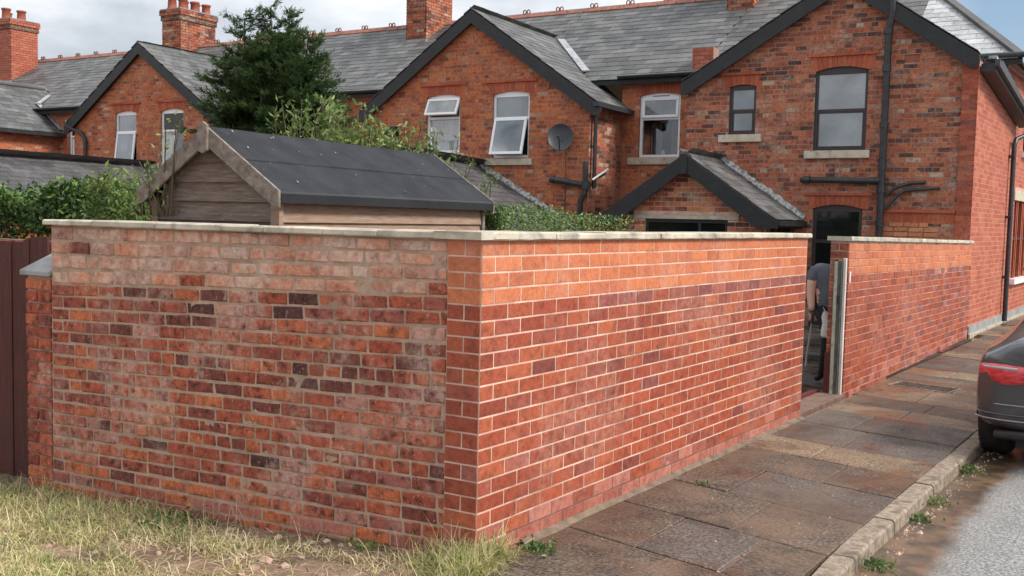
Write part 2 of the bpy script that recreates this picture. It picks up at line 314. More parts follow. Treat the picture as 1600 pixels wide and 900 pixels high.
def pieces(parent, name, specs, maxn=300, joined=None):
    """specs: (centre, dims, rot3 or None, template key, material). The largest on screen become objects, the rest one mesh."""
    if not specs: return
    MW = world_of(parent); sc_ = []
    for i, s_ in enumerate(specs):
        d_ = (MW @ Vector(s_[0])) - CAM; z = d_.dot(cd)
        vis = z > .3 and abs(d_.dot(cr)/z) < .54 and abs(d_.dot(cu)/z) < .32
        sc_.append((s_[1][0]*max(s_[1][1:])/z**2 if vis else 0, i))
    sc_.sort(reverse=True); solo = [i for a, i in sc_[:maxn] if a > 0]; ss = set(solo)
    for i in solo:
        c, dims, rot, key, mat = specs[i]; k = (i*7) % TPL[key, 'n']; (V, Fc), base = TPL[key, k]
        o = bpy.data.objects.new(name, tpl_mesh(key, k, mat, name)); col.objects.link(o); o.parent = parent
        S_ = Matrix.Diagonal(Vector([a/b for a, b in zip(dims, base)])).to_4x4()
        o.matrix_basis = Matrix.Translation(c) @ (rot.to_4x4() if rot is not None else Matrix()) @ S_
    rest = [i for i in range(len(specs)) if i not in ss]
    if rest:
        mats = []; VV = []; FF = []; MI = []; b = 0
        for i in rest:
            c, dims, rot, key, mat = specs[i]; k = (i*7) % TPL[key, 'n']; (V, Fc), base = TPL[key, k]
            v_ = V*np.array([a/b2 for a, b2 in zip(dims, base)])
            if rot is not None: v_ = v_ @ np.array(rot).T
            VV.append(v_+np.array(c)); FF.append(Fc+b); b += len(V)
            if mat not in mats: mats.append(mat)
            MI.append(np.full(len(Fc), mats.index(mat)))
        o = link(joined or name, np_mesh(joined or name, np.concatenate(VV), np.concatenate(FF), mats, np.concatenate(MI)), parent); o['kind'] = 'stuff'
def rows(z0, z1, course, length, joint, clip, holes=(), half=.5, headers=0, phase=0., rnd=None, jit=0.):
    """brick rectangles (xa, xb, za, zb, row) with openings cut out"""
    rnd = rnd or random.Random(3); n = int(round((z1-z0)/course)); out = []
    for r_ in range(n):
        za = z0+r_*course; zb = za+course-joint; lo, hi = clip((za+zb)/2)
        if hi-lo < .05: continue
        hd = headers and r_ % headers == headers-1; L = length/2 if hd else length
        x = -60*length + phase + (L*half if r_ % 2 else 0)
        x += math.floor((lo-x)/L)*L
        if jit and not hd: x += rnd.uniform(-jit, jit)
        while x < hi:
            segs = [(max(x, lo), min(x+L-joint, hi))]
            for h in holes:
                if h[2] < zb and h[3] > za:
                    ns = []
                    for a, b in segs:
                        if h[0] <= a and h[1] >= b: continue
                        if h[0] > a and h[0] < b: ns.append((a, min(b, h[0])))
                        if h[1] > a and h[1] < b: ns.append((max(a, h[1]), b))
                        if h[1] <= a or h[0] >= b: ns.append((a, b))
                    segs = ns
            out += [(a, b, za, zb, r_) for a, b in segs if b-a > .03]
            x += L
    return out
def wall_solid(mb, brk, top, z0, holes, y0, y1, mat):
    """thick wall in the x-z plane, openings left out, top following top(x)"""
    xs = sorted(set([round(b, 4) for b in brk] + [round(h[k], 4) for h in holes for k in (0, 1) if brk[0] < h[k] < brk[-1]]))
    for a, b in zip(xs, xs[1:]):
        hs = sorted([h for h in holes if h[0] < (a+b)/2 < h[1]], key=lambda h: h[2]); z = z0
        for h in hs:
            if h[2]-z > .01: mb.prism([(a, z), (b, z), (b, h[2]), (a, h[2])], y0, y1, mat)
            z = h[3]
        if min(top(a), top(b))-z > .005: mb.prism([(a, z), (b, z), (b, top(b)), (a, top(a))], y0, y1, mat)

# ================================================================== SETTING: ground, road, pavement
def paving_mat(name, a, b, stain, wet=.5, sc_=3):
    m, t = new_mat(name); p = pos(t); v = piece_rand(t)
    c = t.mix(t.mapr(t.noise(p, sc_, 6, .65), .35, .65), a, b)
    c = t.mix(1.0, c, t.ramp(v, [(0, .82), (.5, 1.), (1, 1.2)]), 'MULTIPLY')
    c = t.mix(.9, c, t.mix(1.0, c, t.ramp(t.noise(p, 48, 5, .85), [(.36, .22), (.5, 1.), (.62, 2.6)]), 'MULTIPLY'))
    big = t.noise(p, 1.5, 5, .62, .6)
    c = t.mix(t.math('MULTIPLY', t.mapr(big, .44, .58), .6), c, stain)
    c = t.mix(t.math('MULTIPLY', t.mapr(t.noise(p, 2.3, 6, .7, 1.0), .54, .64), .55), c, (.034, .026, .020))
    c = t.mix(t.math('MULTIPLY', t.mapr(t.noise(p, 34, 4, .7), .66, .72), .5), c, (.30, .25, .19))
    wetm = t.math('MULTIPLY', t.mapr(t.noise(p, 1.1, 4, .6, .5), .42, .60), wet)
    c = t.mix(t.math('MULTIPLY', wetm, .45), c, t.mix(1.0, c, (.45, .42, .40), 'MULTIPLY'))
    h = t.math('MULTIPLY', t.math('ADD', t.math('MULTIPLY', t.noise(p, 90, 4, .7), .7), t.noise(p, 12, 4, .6)), t.math('SUBTRACT', 1.0, t.math('MULTIPLY', wetm, .6)))
    finish(t, c, t.math('SUBTRACT', .84, t.math('MULTIPLY', wetm, .70)), h, .38, .006, spec=.5); return m
M['flag'] = paving_mat('wet_concrete_flag', (.060, .044, .034), (.120, .088, .064), (.17, .105, .065), .8)
M['flag_grey'] = paving_mat('damp_grey_flag', (.062, .050, .043), (.105, .086, .072), (.13, .088, .060), .8, 2.2)
M['flag_tan'] = paving_mat('tan_silted_flag', (.155, .110, .072), (.22, .155, .10), (.20, .13, .078), .9, 2.5)
M['kerb'] = noisy('worn_kerb_stone', (.19, .145, .105), (.36, .29, .22), 22, .85, .7, lo=.38, hi=.62, extra=((.080, .060, .044), 5, .54, .66, .6), vary=.08, dist=.012)
def road_mat():
    m, t = new_mat('weathered_asphalt'); p = pos(t)
    c = t.mix(t.mapr(t.noise(p, 62, 5, .8), .42, .58), (.085, .085, .086), (.40, .395, .38))
    c = t.mix(t.mapr(t.noise(p, 2.0, 5, .6), .35, .7, 0, .4), c, (.16, .155, .15))
    sp = t.n('ShaderNodeSeparateXYZ', {0: p}); x = t.math('ADD', sp.outputs[0], t.math('MULTIPLY', t.math('SUBTRACT', t.noise(t.vmul(p, (1, .6, 1)), 3.2, 5, .65), .5), .34))
    wet = t.mapr(x, 1.84, 1.72)                         # silty water left lying along the gutter
    c = t.mix(wet, c, t.mix(t.mapr(t.noise(p, 5, 5, .6), .4, .6), (.070, .050, .036), (.19, .115, .065)))
    rg = t.mapr(wet, 0, 1, .9, .30)
    finish(t, c, rg, t.noise(p, 85, 4, .75), .5, .008); return m
M['road'] = road_mat()
def soil_mat():
    m, t = new_mat('dry_soil_and_thatch'); p = pos(t)
    c = t.mix(t.mapr(t.noise(p, 6, 6, .7), .35, .65), (.07, .045, .030), (.24, .16, .10))
    c = t.mix(t.mapr(t.noise(p, 1.7, 4, .6), .42, .6, 0, .7), c, (.46, .29, .21))
    c = t.mix(t.mapr(t.noise(p, 40, 4, .7), .55, .7), c, (.10, .065, .045))
    finish(t, c, .95, t.noise(p, 40, 5, .7), .8, .02); return m
M['soil'] = soil_mat()
M['clod'] = noisy('clay_clod', (.24, .15, .10), (.46, .33, .25), 9, .95, .5, vary=.2)
M['fillet_tan'] = noisy('tan_mortar_fillet', (.11, .080, .055), (.23, .165, .115), 9, .8, .7)
M['yard'] = paving_mat('wet_yard_stone', (.022, .020, .019), (.050, .045, .040), (.05, .036, .026), 1.1)
def gz(x, y):
    z = -.010 + .050*min(x, 0)
    if y < .2: z += .020*mnoise.noise((x*1.7, y*1.7, 0)) + .012*mnoise.noise((x*6, y*6, 3))
    if x > .12: z -= min((x-.12)*1.2, .28)
    if y > .25: z = min(z, -.06-(.2 if x > .12 else 0))
    return max(z, -.5)
def axis_pts(lo, hi, a, b, st_):
    far = [lo, lo/3, lo/8]; farh = [hi/8, hi/3, hi]
    return [q for q in far if q < a] + list(np.arange(a, b, st_)) + [q for q in farh if q > b]
gx = axis_pts(-900, 900, -7, 3, .1); gy = axis_pts(-900, 900, -7, 3, .1)
mb = MB(); V = [(x, y, gz(x, y)) for y in gy for x in gx]; nx = len(gx)
mb.add(V, [(j*nx+i, j*nx+i+1, (j+1)*nx+i+1, (j+1)*nx+i) for j in range(len(gy)-1) for i in range(nx-1)], M['soil'], True)
ground = mb.build('ground'); ground['kind'] = 'structure'
mb = MB(); xs = [1.47, 3, 6, 9, 40]; mb.add([(x, y, -.082 + (.012 if 3 <= x <= 6 else 0)) for y in (-40, 0, 10, 40, 300) for x in xs], [(j*5+i, j*5+i+1, j*5+i+6, j*5+i+5) for j in range(4) for i in range(4)], M['road'], True)
road = mb.build('road'); road['kind'] = 'structure'
pav = empty('pavement', (0, 0, 0)); pav['kind'] = 'structure'
TILT = -.16; flags = []
rowsy = [(-4.6, -3.95, 'flag', [.7]), (-3.95, -3.3, 'flag', [.5]), (-3.3, -2.65, 'flag', [.8]), (-2.65, -2.0, 'flag', [.6]), (-2.0, -1.3, 'flag', [.75]), (-1.3, -.62, 'flag', [.55]),
         (-.62, .10, 'flag', [.62]), (.10, .79, 'flag', [.72]), (.79, 1.43, 'flag', [.50, 1.0]), (1.43, 2.10, 'flag', [.78]), (2.10, 2.78, 'flag_g', [.46]), (2.78, 3.38, 'flag', [.86]),
         (3.38, 3.90, 'flag_tan', [.57]), (3.90, 4.62, 'flag_grey', [.64]), (4.62, 5.36, 'flag_grey', [.5]), (5.36, 5.84, 'flag_tan', [.7]), (5.84, 6.38, 'flag', [.8]), (6.38, 7.24, 'flag_tan', [.6]),
         (7.24, 7.62, 'grate', []), (7.62, 8.3, 'flag', [.7]), (8.3, 8.9, 'flag_tan', [.5]), (8.9, 9.6, 'flag_grey', [.75]), (9.6, 10.3, 'flag_grey', [.5]), (10.3, 10.9, 'flag_tan', [.8]), (10.9, 11.6, 'flag_grey', [.6]),
         (11.6, 12.3, 'flag', [.7]), (12.3, 12.9, 'flag_tan', [.5]), (12.9, 13.6, 'flag_grey', [.7]), (13.6, 14.3, 'flag_tan', [.6]), (14.3, 15.0, 'flag_grey', [.6]), (15, 15.8, 'flag_tan', [.7]), (15.8, 17, 'flag_grey', [.6]), (17, 19, 'flag_tan', [.6]), (19, 24, 'flag_grey', [.6]), (24, 40, 'flag_grey', [.6])]
fr = random.Random(5)
for y0, y1, mt, cuts in rowsy:
    left = .035 if y0 < 5.9 else -.03
    if y1 < .3: left = .30 - max(0, y1+.2)*.5
    if y0 > 13: left = -.16
    xs_ = [left] + cuts + [1.353]
    if mt == 'grate': xs_ = [left, .13, .76, 1.353]
    for i, (xa, xb) in enumerate(zip(xs_, xs_[1:])):
        if mt == 'grate' and i == 1: continue
        g = .006; dz = fr.uniform(-.004, .004); mtl = {'grate': 'flag_tan', 'flag_g': 'flag' if i == 0 else 'flag_grey'}.get(mt, mt)
        if mtl == 'flag' and y0 < 3 and fr.random() < .25: mtl = 'flag_grey'
        ys = [y0+TILT*xa, y0+TILT*xb, y1+TILT*xb, y1+TILT*xa]
        mb = MB(); top = [(xa+g, ys[0]+g), (xb-g, ys[1]+g), (xb-g, ys[2]-g), (xa+g, ys[3]-g)]
        lift_ = [dz+fr.uniform(-.0025, .0025) for _ in range(4)]
        V = [(x, y, -.06) for x, y in top] + [(x, y, lift_[k]-.004) for k, (x, y) in enumerate(top)] + [(x+(.006 if x < (xa+xb)/2 else -.006), y+(.006 if k < 2 else -.006), lift_[k]) for k, (x, y) in enumerate(top)]
        mb.add(V, [(0, 1, 5, 4), (1, 2, 6, 5), (2, 3, 7, 6), (3, 0, 4, 7), (4, 5, 9, 8), (5, 6, 10, 9), (6, 7, 11, 10), (7, 4, 8, 11), (8, 9, 10, 11)], M[mtl])
        link('flagstone', mb.mesh('flagstone'), pav)
bed = MB(); bed.box(.0, 1.34, -5, 300, -.12, -.009, M['soil'] if 0 else M['mortar_low']); bed.build('bedding', pav)
# cover with slots set in the pavement
gr = empty('drain_cover', (.445, 7.36, 0), R(-9), 'rusty slotted metal cover set in the pavement beyond the gateway', 'drain cover')
mb = MB()
for a, b, c_, d_ in ((-.33, .33, -.19, -.165), (-.33, .33, .165, .19), (-.33, -.305, -.165, .165), (.305, .33, -.165, .165)): mb.box(a, b, c_, d_, -.05, .004, M['kerb'])
mb.build('frame', gr)
M['rust'] = noisy('rusty_iron', (.030, .024, .022), (.11, .070, .050), 14, .7, .4)
for i in range(2):
    mb = MB()
    for k in range(7):
        for j in range(3): mb.box(-.295+i*.3+k*.041, -.27+i*.3+k*.041, -.155+j*.105, -.06+j*.105, -.006, .002, M['rust'])
    mb.box(-.30+i*.302, -.004+i*.302, -.163, .163, -.04, -.006, M['rust']); mb.build('plate', gr)
# kerb
kb = empty('kerb', (0, 0, 0)); kb['kind'] = 'structure'; y = -5.; i = 0
while y < 60:
    L = fr.uniform(.8, 1.0) if y < 12 else 3.
    bend = lambda yy: .10*max(0, (1.6-yy)/1.6)**1.5 if yy < 1.6 else 0
    mb = MB(); z0_ = fr.uniform(-.003, .004); n = 5; P = []
    for j in range(n+1):
        yy = y+.006+(L-.012)*j/n; o_ = bend(yy); w_ = fr.uniform(-.005, .005); zz = z0_+fr.uniform(-.002, .002)
        P += [(1.352+o_, yy, -.15), (1.354+o_, yy, zz), (1.458+o_+w_*.5, yy, zz), (1.470+o_+w_*.5, yy, zz-.012), (1.478+o_+w_*.4, yy, -.16)]
    Fq = [(j*5+k, j*5+k+1, j*5+k+6, j*5+k+5) for j in range(n) for k in range(4)]
    mb.add(P, Fq+[(0, 1, 2, 3, 4), tuple(n*5+k for k in (4, 3, 2, 1, 0))], M['kerb']); mb.build('kerb_stone', kb); y += L; i += 1
yd = MB(); 
for j in range(12):
    for i in range(8):
        dx, dy = fr.uniform(-.01, .01), fr.uniform(-.003, .003); yd.box(-7+i*.86+dx, -6.99+i*.86+.85+dx, .35+j*1.06, .35+j*1.06+1.05, -.08, -.03+dy, M['yard'])
o = yd.build('yard_paving'); o['kind'] = 'structure'
mb = MB(); mb.box(-.34, -.04, 4.775, 6.20, -.10, .012, M['mortar_low']); mb.box(-.36, -.30, 4.775, 6.20, -.08, .035, M['maroon'])
tag(mb.build('door_sill'), 'dark painted timber sill on the ground across the open gateway', 'sill')

# ================================================================== GARDEN WALLS
HW = 1.583
# --- older wall on the left
lw = empty('garden_wall', (0, 0, 0), R(4.8), 'old weathered garden wall of mixed red and burnt bricks facing the grass', 'wall')
core = MB(); IN = .014
core.box(-3.285, -.20, IN+.005, .23, -.35, HW, M['mortar_old']); 
# rough mortar face: displaced sheet so that the joints are uneven
n1, n2 = 150, 80; V = []
for j in range(n2+1):
    for i in range(n1+1):
        x = -3.285+3.087*i/n1; z = -.33+(HW+.33)*j/n2
        V.append((x, IN+.0005+.0030*mnoise.noise((x*9, z*9, 1))+.0022*mnoise.noise((x*40, z*40, 5)), z))
core.add(V, [(j*(n1+1)+i, j*(n1+1)+i+1, (j+1)*(n1+1)+i+1, (j+1)*(n1+1)+i) for j in range(n2) for i in range(n1)], M['mortar_old'], True)
core.build('mortar', lw)
specs = []; lr = random.Random(11)
zf = lambda x, f: f[0] + (f[1]-f[0])*(-x-.2)/3.09          # value at the corner end, value at the far end
rowsz = []
top4 = [(1.301+.0705*k, 1.200+.0957*k) for k in range(5)]
for k in range(4): rowsz.append((top4[k], top4[k+1], 'big'))
for k in range(21): rowsz.append(((1.301-.0775*(k+1), 1.200-.0765*(k+1)), (1.301-.0775*k, 1.200-.0765*k), 'old'))
for ri, (lo_, hi_, kind) in enumerate(rowsz):
    x = -3.285; start = True; hd = ri in (9, 15)
    while x < -.21:
        if start: L = lr.choice([.112, .225]) if ri % 2 else lr.choice([.225, .17]); start = False
        else: L = .115 if (hd or lr.random() < .07) else .225+lr.uniform(-.009, .009)
        L = min(L, -.203-x)
        if L < .03: break
        xm = x+L/2; za, zb = zf(xm, lo_), zf(xm, hi_); j_ = .0125 if kind == 'old' else .015
        wv = .0022*math.sin(xm*2.1+ri*1.7)
        tilt = -math.atan((hi_[1]-hi_[0])/3.09)
        rot = Matrix.Rotation(tilt*-1 + 0, 3, 'Y') if 0 else Matrix.Rotation(-math.atan(((hi_[0]-hi_[1])/3.09)) + lr.uniform(-.006, .006), 3, 'Y')
        key = ('big_' if kind == 'big' else 'old_') + ('s' if L > .15 else 'h')
        yo = IN+.0105+lr.uniform(-.0025, .0035)
        mt = M['oldtop'] if kind == 'big' and lr.random() < .93 else M['old']
        if kind == 'old' and zb < .12+.03*lr.random()-.045*abs(xm) and lr.random() < .6: mt = M['redlow']
        if L > .035: specs.append(((xm, yo, (za+zb)/2+wv), (L-j_, .03, zb-za-j_+lr.uniform(-.001, .001)), rot, key, mt))
        x += L
pieces(lw, 'brick', specs, 298, 'lower_brickwork')
# stepped pier at the far end, with its own sloped cap
pier = empty('pier_holder', (0, 0, 0)); bpy.data.objects.remove(pier)
mb = MB(); mb.prism([(-3.555, -.35), (-3.29, -.35), (-3.29, 1.245), (-3.555, 1.245)], .028, .26, M['mortar_old']); mb.build('pier', lw)
pspec = []
for k in range(20):
    za = 1.235-.0785*(k+1); zb = za+.068
    cuts = [-3.562, -3.30] if k % 2 == 0 else [-3.562, -3.44, -3.30]
    for a, b in zip(cuts, cuts[1:]):
        L = b-a-.010; pspec.append((((a+b)/2, .030+lr.uniform(-.003, .003), (za+zb)/2), (L, .034, .068), Matrix.Rotation(lr.uniform(-.012, .012), 3, 'Y'), 'old_s' if L > .15 else 'old_h', M['old']))
pier_o = [o for o in lw.children if o.name.startswith('pier')][0]
pieces(pier_o, 'brick', pspec, 60)
mb = MB(); mb.prism([(-.005, 1.245), (.32, 1.385), (.32, 1.42), (-.005, 1.28)], -3.60, -3.288, M['conc'], 'x'); mb.prism([(-3.285, 1.10), (-3.30, 1.10), (-3.30, 1.36), (-3.285, 1.36)][::-1], .03, .2, M['mortar_old'])
tag(mb.build('cap_stone', lw, bevel=.006), 'sloped grey cap stone on the low end pier')
cr_ = random.Random(4)
def coping_run(parent, x0, x1, y0, y1, z, th, cuts, mat=None):
    for a, b in zip(cuts, cuts[1:]):
        mb = MB(); n = max(2, int((b-a)/.08)); P = []
        dzz = cr_.uniform(-.002, .003)
        for j in range(n+1):
            x = a+.003+(b-a-.006)*j/n; e1 = cr_.uniform(-.003, .003); e2 = cr_.uniform(-.003, .002)
            P += [(x, y0+.004, z), (x, y0+e1, z+.006), (x, y0+.002+e1, z+th-.008+dzz), (x, y0+.012, z+th+e2*.6+dzz), (x, y1, z+th+dzz), (x, y1, z)]
        F_ = [(j*6+k, j*6+(k+1) % 6, (j+1)*6+(k+1) % 6, (j+1)*6+k) for j in range(n) for k in range(6)] + [(5, 4, 3, 2, 1, 0), tuple(n*6+k for k in range(6))]
        mb.add(P, F_, mat or M['coping']); mb.build('coping_stone', parent)
coping_run(lw, 0, 0, -.028, .27, HW+.001, .036, [-3.32, -2.84, -2.27, -1.72, -1.40, -.98, -.62, -.235])

# --- pressed-brick wall on the right, with its return pier
rw = empty('garden_wall', (0, 0, 0), R(90), 'smooth pressed red brick garden wall running beside the pavement to the gateway', 'wall')
ca, sa = math.cos(R(94.8)), math.sin(R(94.8))
core = MB(); e = .0008
core.prism([(e*.9, e), (4.735, e), (4.735, .235), (.25, .235), (.25, .197), (ca*.197+e, sa*.197)], -.12, HW, M['mortar_red'], 'z')
core.build('mortar', rw)
low = MB(); low.prism([(.25, .0002), (4.732, .0002), (4.732, .01), (.25, .01)], -.1, .155, M['mortar_low'], 'z'); low.build('damp_mortar', rw)
fil = MB(); P = []
for j in range(48): 
    yy = .38+j*(4.75-.38)/47; h_ = .018+.014*mnoise.noise((yy*3, 2, 1)); w2 = .045+.022*mnoise.noise((yy*2.3, 5, 1)); P += [(yy, .01, h_), (yy, -.004, h_), (yy, -w2, -.001), (yy, -w2, -.03)]
fil.add(P, [(j*4+k, j*4+k+1, j*4+k+5, j*4+k+4) for j in range(47) for k in range(3)], M['fillet_tan'], False); fil.build('mortar_fillet', rw)
specs = []; rr = random.Random(21)
def red_mat(r_from_top, r_from_bot, x=0):
    if r_from_top < 4: return M['redtop']
    if r_from_top == 4 and x > 1.0 and rr.random() < .75: return M['purple']
    if rr.random() < .012: return M['purple']
    if r_from_bot < 1 or (r_from_bot < 3 and rr.random() < .6-.25*r_from_bot): return M['redlow']
    return M['red']
NC = 20; CO = HW/NC; JT = .0088
for r_ in range(-1, NC):
    za = r_*CO; top_i = NC-1-r_; even = top_i % 2 == 0
    x = 0; first = True; hd = False
    while x < 4.73:
        L = .228
        if first and not even: L = .114
        if hd: L = .114
        first = False; L2 = min(L+rr.uniform(-.002, .002), 4.733-x)
        if L2 > .03:
            specs.append(((x+L2/2-JT/2+.002, .0135, za+CO/2), (L2-JT, .03, CO-JT), Matrix.Rotation(rr.uniform(-.003, .003), 3, 'Y'), 'red_s' if L2 > .15 else 'red_h', red_mat(top_i, r_, x)))
        x += L2
rotp = Matrix.Rotation(R(94.8), 3, 'Z')
for r_ in range(-1, NC):
    za = r_*CO; top_i = NC-1-r_; even = top_i % 2 == 0
    parts_ = [(.002, .100), (.100, .200)] if even else [(.002, .2)]
    for a, b in parts_:
        d_ = (a+b)/2; c_ = Vector((ca*d_, sa*d_, 0))+Vector((sa, -ca, 0))*(.0135)
        c_ = Vector((ca*d_, sa*d_, za+CO/2)) + Vector((math.sin(R(94.8)), -math.cos(R(94.8)), 0))*.0125
        specs.append((tuple(c_), (b-a-JT, .03, CO-JT), rotp, 'red_s' if b-a > .15 else 'red_h', red_mat(top_i, r_)))
for r_ in range(0, NC):         # end of the wall at the gateway
    za = r_*CO; even = r_ % 2 == 0
    for a, b in ([(.0, .115), (.115, .23)] if even else [(.0, .23)]):
        specs.append(((4.735-.009, (a+b)/2+.004, za+CO/2), (b-a-JT, .03, CO-JT), Matrix.Rotation(R(90), 3, 'Z'), 'red_s' if b-a > .15 else 'red_h', red_mat(NC-1-r_, 9)))
pieces(rw, 'brick', specs, 300, 'far_brickwork')
coping_run(rw, 0, 0, -.030, .27, HW+.001, .038, [.05, .62, 1.15, 1.85, 2.52, 3.2, 3.75, 4.3, 4.765])
mb = MB(); mb.add([(-.033-.016, -.028, HW+.0025), (.052, -.030, HW+.0025), (.052, .27, HW+.0025), (.02-.03, .27, HW+.0025), (-.05, .262, HW+.0025)] + [(-.033-.016, -.028, HW+.040), (.052, -.030, HW+.040), (.052, .27, HW+.040), (-.01, .27, HW+.040), (-.05, .262, HW+.040)],
       [(4, 3, 2, 1, 0), (5, 6, 7, 8, 9), (0, 1, 6, 5), (1, 2, 7, 6), (2, 3, 8, 7), (3, 4, 9, 8), (4, 0, 5, 9)], M['coping']); mb.build('coping_stone', rw)
# the short return of coping over the pier
mb = MB(); c1, s1 = math.cos(R(94.8)), math.sin(R(94.8)); nrm = Vector((s1, -c1, 0))
P = [Vector((c1*a, s1*a, 0)) - nrm*b for a, b in ((-.028, .028), (.238, .028), (.238, -.24), (.06, -.24))]
mb.prism([(p.x, p.y) for p in P], HW+.001, HW+.0385, M['coping'], 'z'); mb.build('coping_stone', rw, bevel=.004)

# --- wall beyond the gateway
A2 = math.atan2(7.01, -.15)
fw = empty('garden_wall', (-.08, 6.23, 0), 0, 'red brick garden wall from the gateway up to the corner of the end house', 'wall'); fw.rotation_euler = (0, .0115, A2)
core = MB(); core.box(.004, 7.05, .004, .185, -.15, 1.545, M['mortar_red']); core.build('mortar', fw)
specs = []; C2 = 1.545/19.5
for a, b, za, zb, r_ in rows(-.06, 1.545, C2, .228, .0085, lambda z: (0, 7.03), phase=.0, half=.5):
    ti = 19-r_
    mt = M['redtop'] if ti < 4 else M['red']
    if ti == 4 and a > 2.6 and rr.random() < .8: mt = M['purple'] if rr.random() < .6 else M['old']
    if a > 2.4 and ti > 4 and rr.random() < .22: mt = M['purple']
    if r_ < 3 and rr.random() < .4: mt = M['redlow']
    specs.append((((a+b)/2, .0125+rr.uniform(-.0015, .001), (za+zb)/2), (b-a, .03, zb-za), None, 'red_s' if b-a > .15 else 'red_h', mt))
for r_ in range(20):
    za = -.06+r_*C2
    for a, b in ([(.0, .095), (.095, .185)] if r_ % 2 else [(.0, .185)]):
        specs.append(((.010, (a+b)/2+.004, za+C2/2), (b-a-.012, .03, C2-.012), Matrix.Rotation(R(90), 3, 'Z'), 'red_s' if b-a > .15 else 'red_h', M['house'] if r_ > 14 else M['old']))
pieces(fw, 'brick', specs, 300, 'far_brickwork')
mb = MB(); mb.box(-.03, -.001, -.02, .10, 1.36, 1.40, M['mortar_old']); 
coping_run(fw, 0, 0, -.03, .215, 1.546, .045, [-.035, .9, 1.8, 2.7, 3.5, 4.4, 5.3, 6.2, 7.03])
pt = empty('gate_post', (-.08, 6.20, 0), A2, 'mossy grey and white timber gate post at the end of the wall beyond the gateway', 'gate post')
for a, b, c_, mt, nm, h in ((.000, .030, -.040, 'whitepaint', 'white_batten', 1.375), (.033, .072, -.060, 'galv', 'grey_batten', 1.35), (.075, .110, -.058, 'cream', 'cream_batten', 1.335), (.112, .124, -.030, 'galv', 'grey_batten', 1.33)):
    mb = MB(); mb.box(c_, -.003, a, b, .0, h, M[mt]); mb.build(nm, pt, bevel=.004)
mb = MB(); mb.box(-.012, -.003, .126, .184, 0, .42, M['maroon']); mb.build('painted_board', pt)
mb = MB(); mb.box(-.075, -.061, .04, .065, .93, 1.0, M['iron']); mb.build('latch', pt)
mb = MB(); mb.box(.02, .075, .002, .004, 1.13, 1.24, M['whitepaint']); o = mb.build('painted_patch', fw, (0, -.010, 0))

# ================================================================== TERRACE
TO = Vector((-.25, 13.25, 0)); TR = R(4.8)
TM = Matrix.Translation(TO) @ Matrix.Rotation(TR, 4, 'Z')
AP, KP = 5.86, .69                 # wing ridge height, wing roof slope
YM, ZE, KM, YR = 1.5, 4.63, .606, 5.0   # main wall line, main eaves height, main roof slope, ridge line
ZR = ZE + KM*(YR-YM)
hr = random.Random(77)
def main_z(y): return ZE+KM*(y-YM)
def sashp(parent, name, x0, x1, z0, z1, y, fmat, pane, fw_=.045, tilt=0., d=.04, extra=None):
    """a sash hung from its top edge; tilt opens it outwards"""
    mb = MB(); h = z1-z0
    mb.box(x0, x1, -d/2, d/2, -fw_, 0, fmat); mb.box(x0, x1, -d/2, d/2, -h, -h+fw_, fmat)
    mb.box(x0, x0+fw_, -d/2+.001, d/2-.001, -h+fw_, -fw_, fmat); mb.box(x1-fw_, x1, -d/2+.001, d/2-.001, -h+fw_, -fw_, fmat)
    o = mb.build(name, parent, (0, y, z1), bevel=.004); o.rotation_euler = (-tilt, 0, 0)
    g = MB(); g.box(x0+fw_-.004, x1-fw_+.004, -.006, .006, -h+fw_-.004, -fw_+.004, pane); return o, g
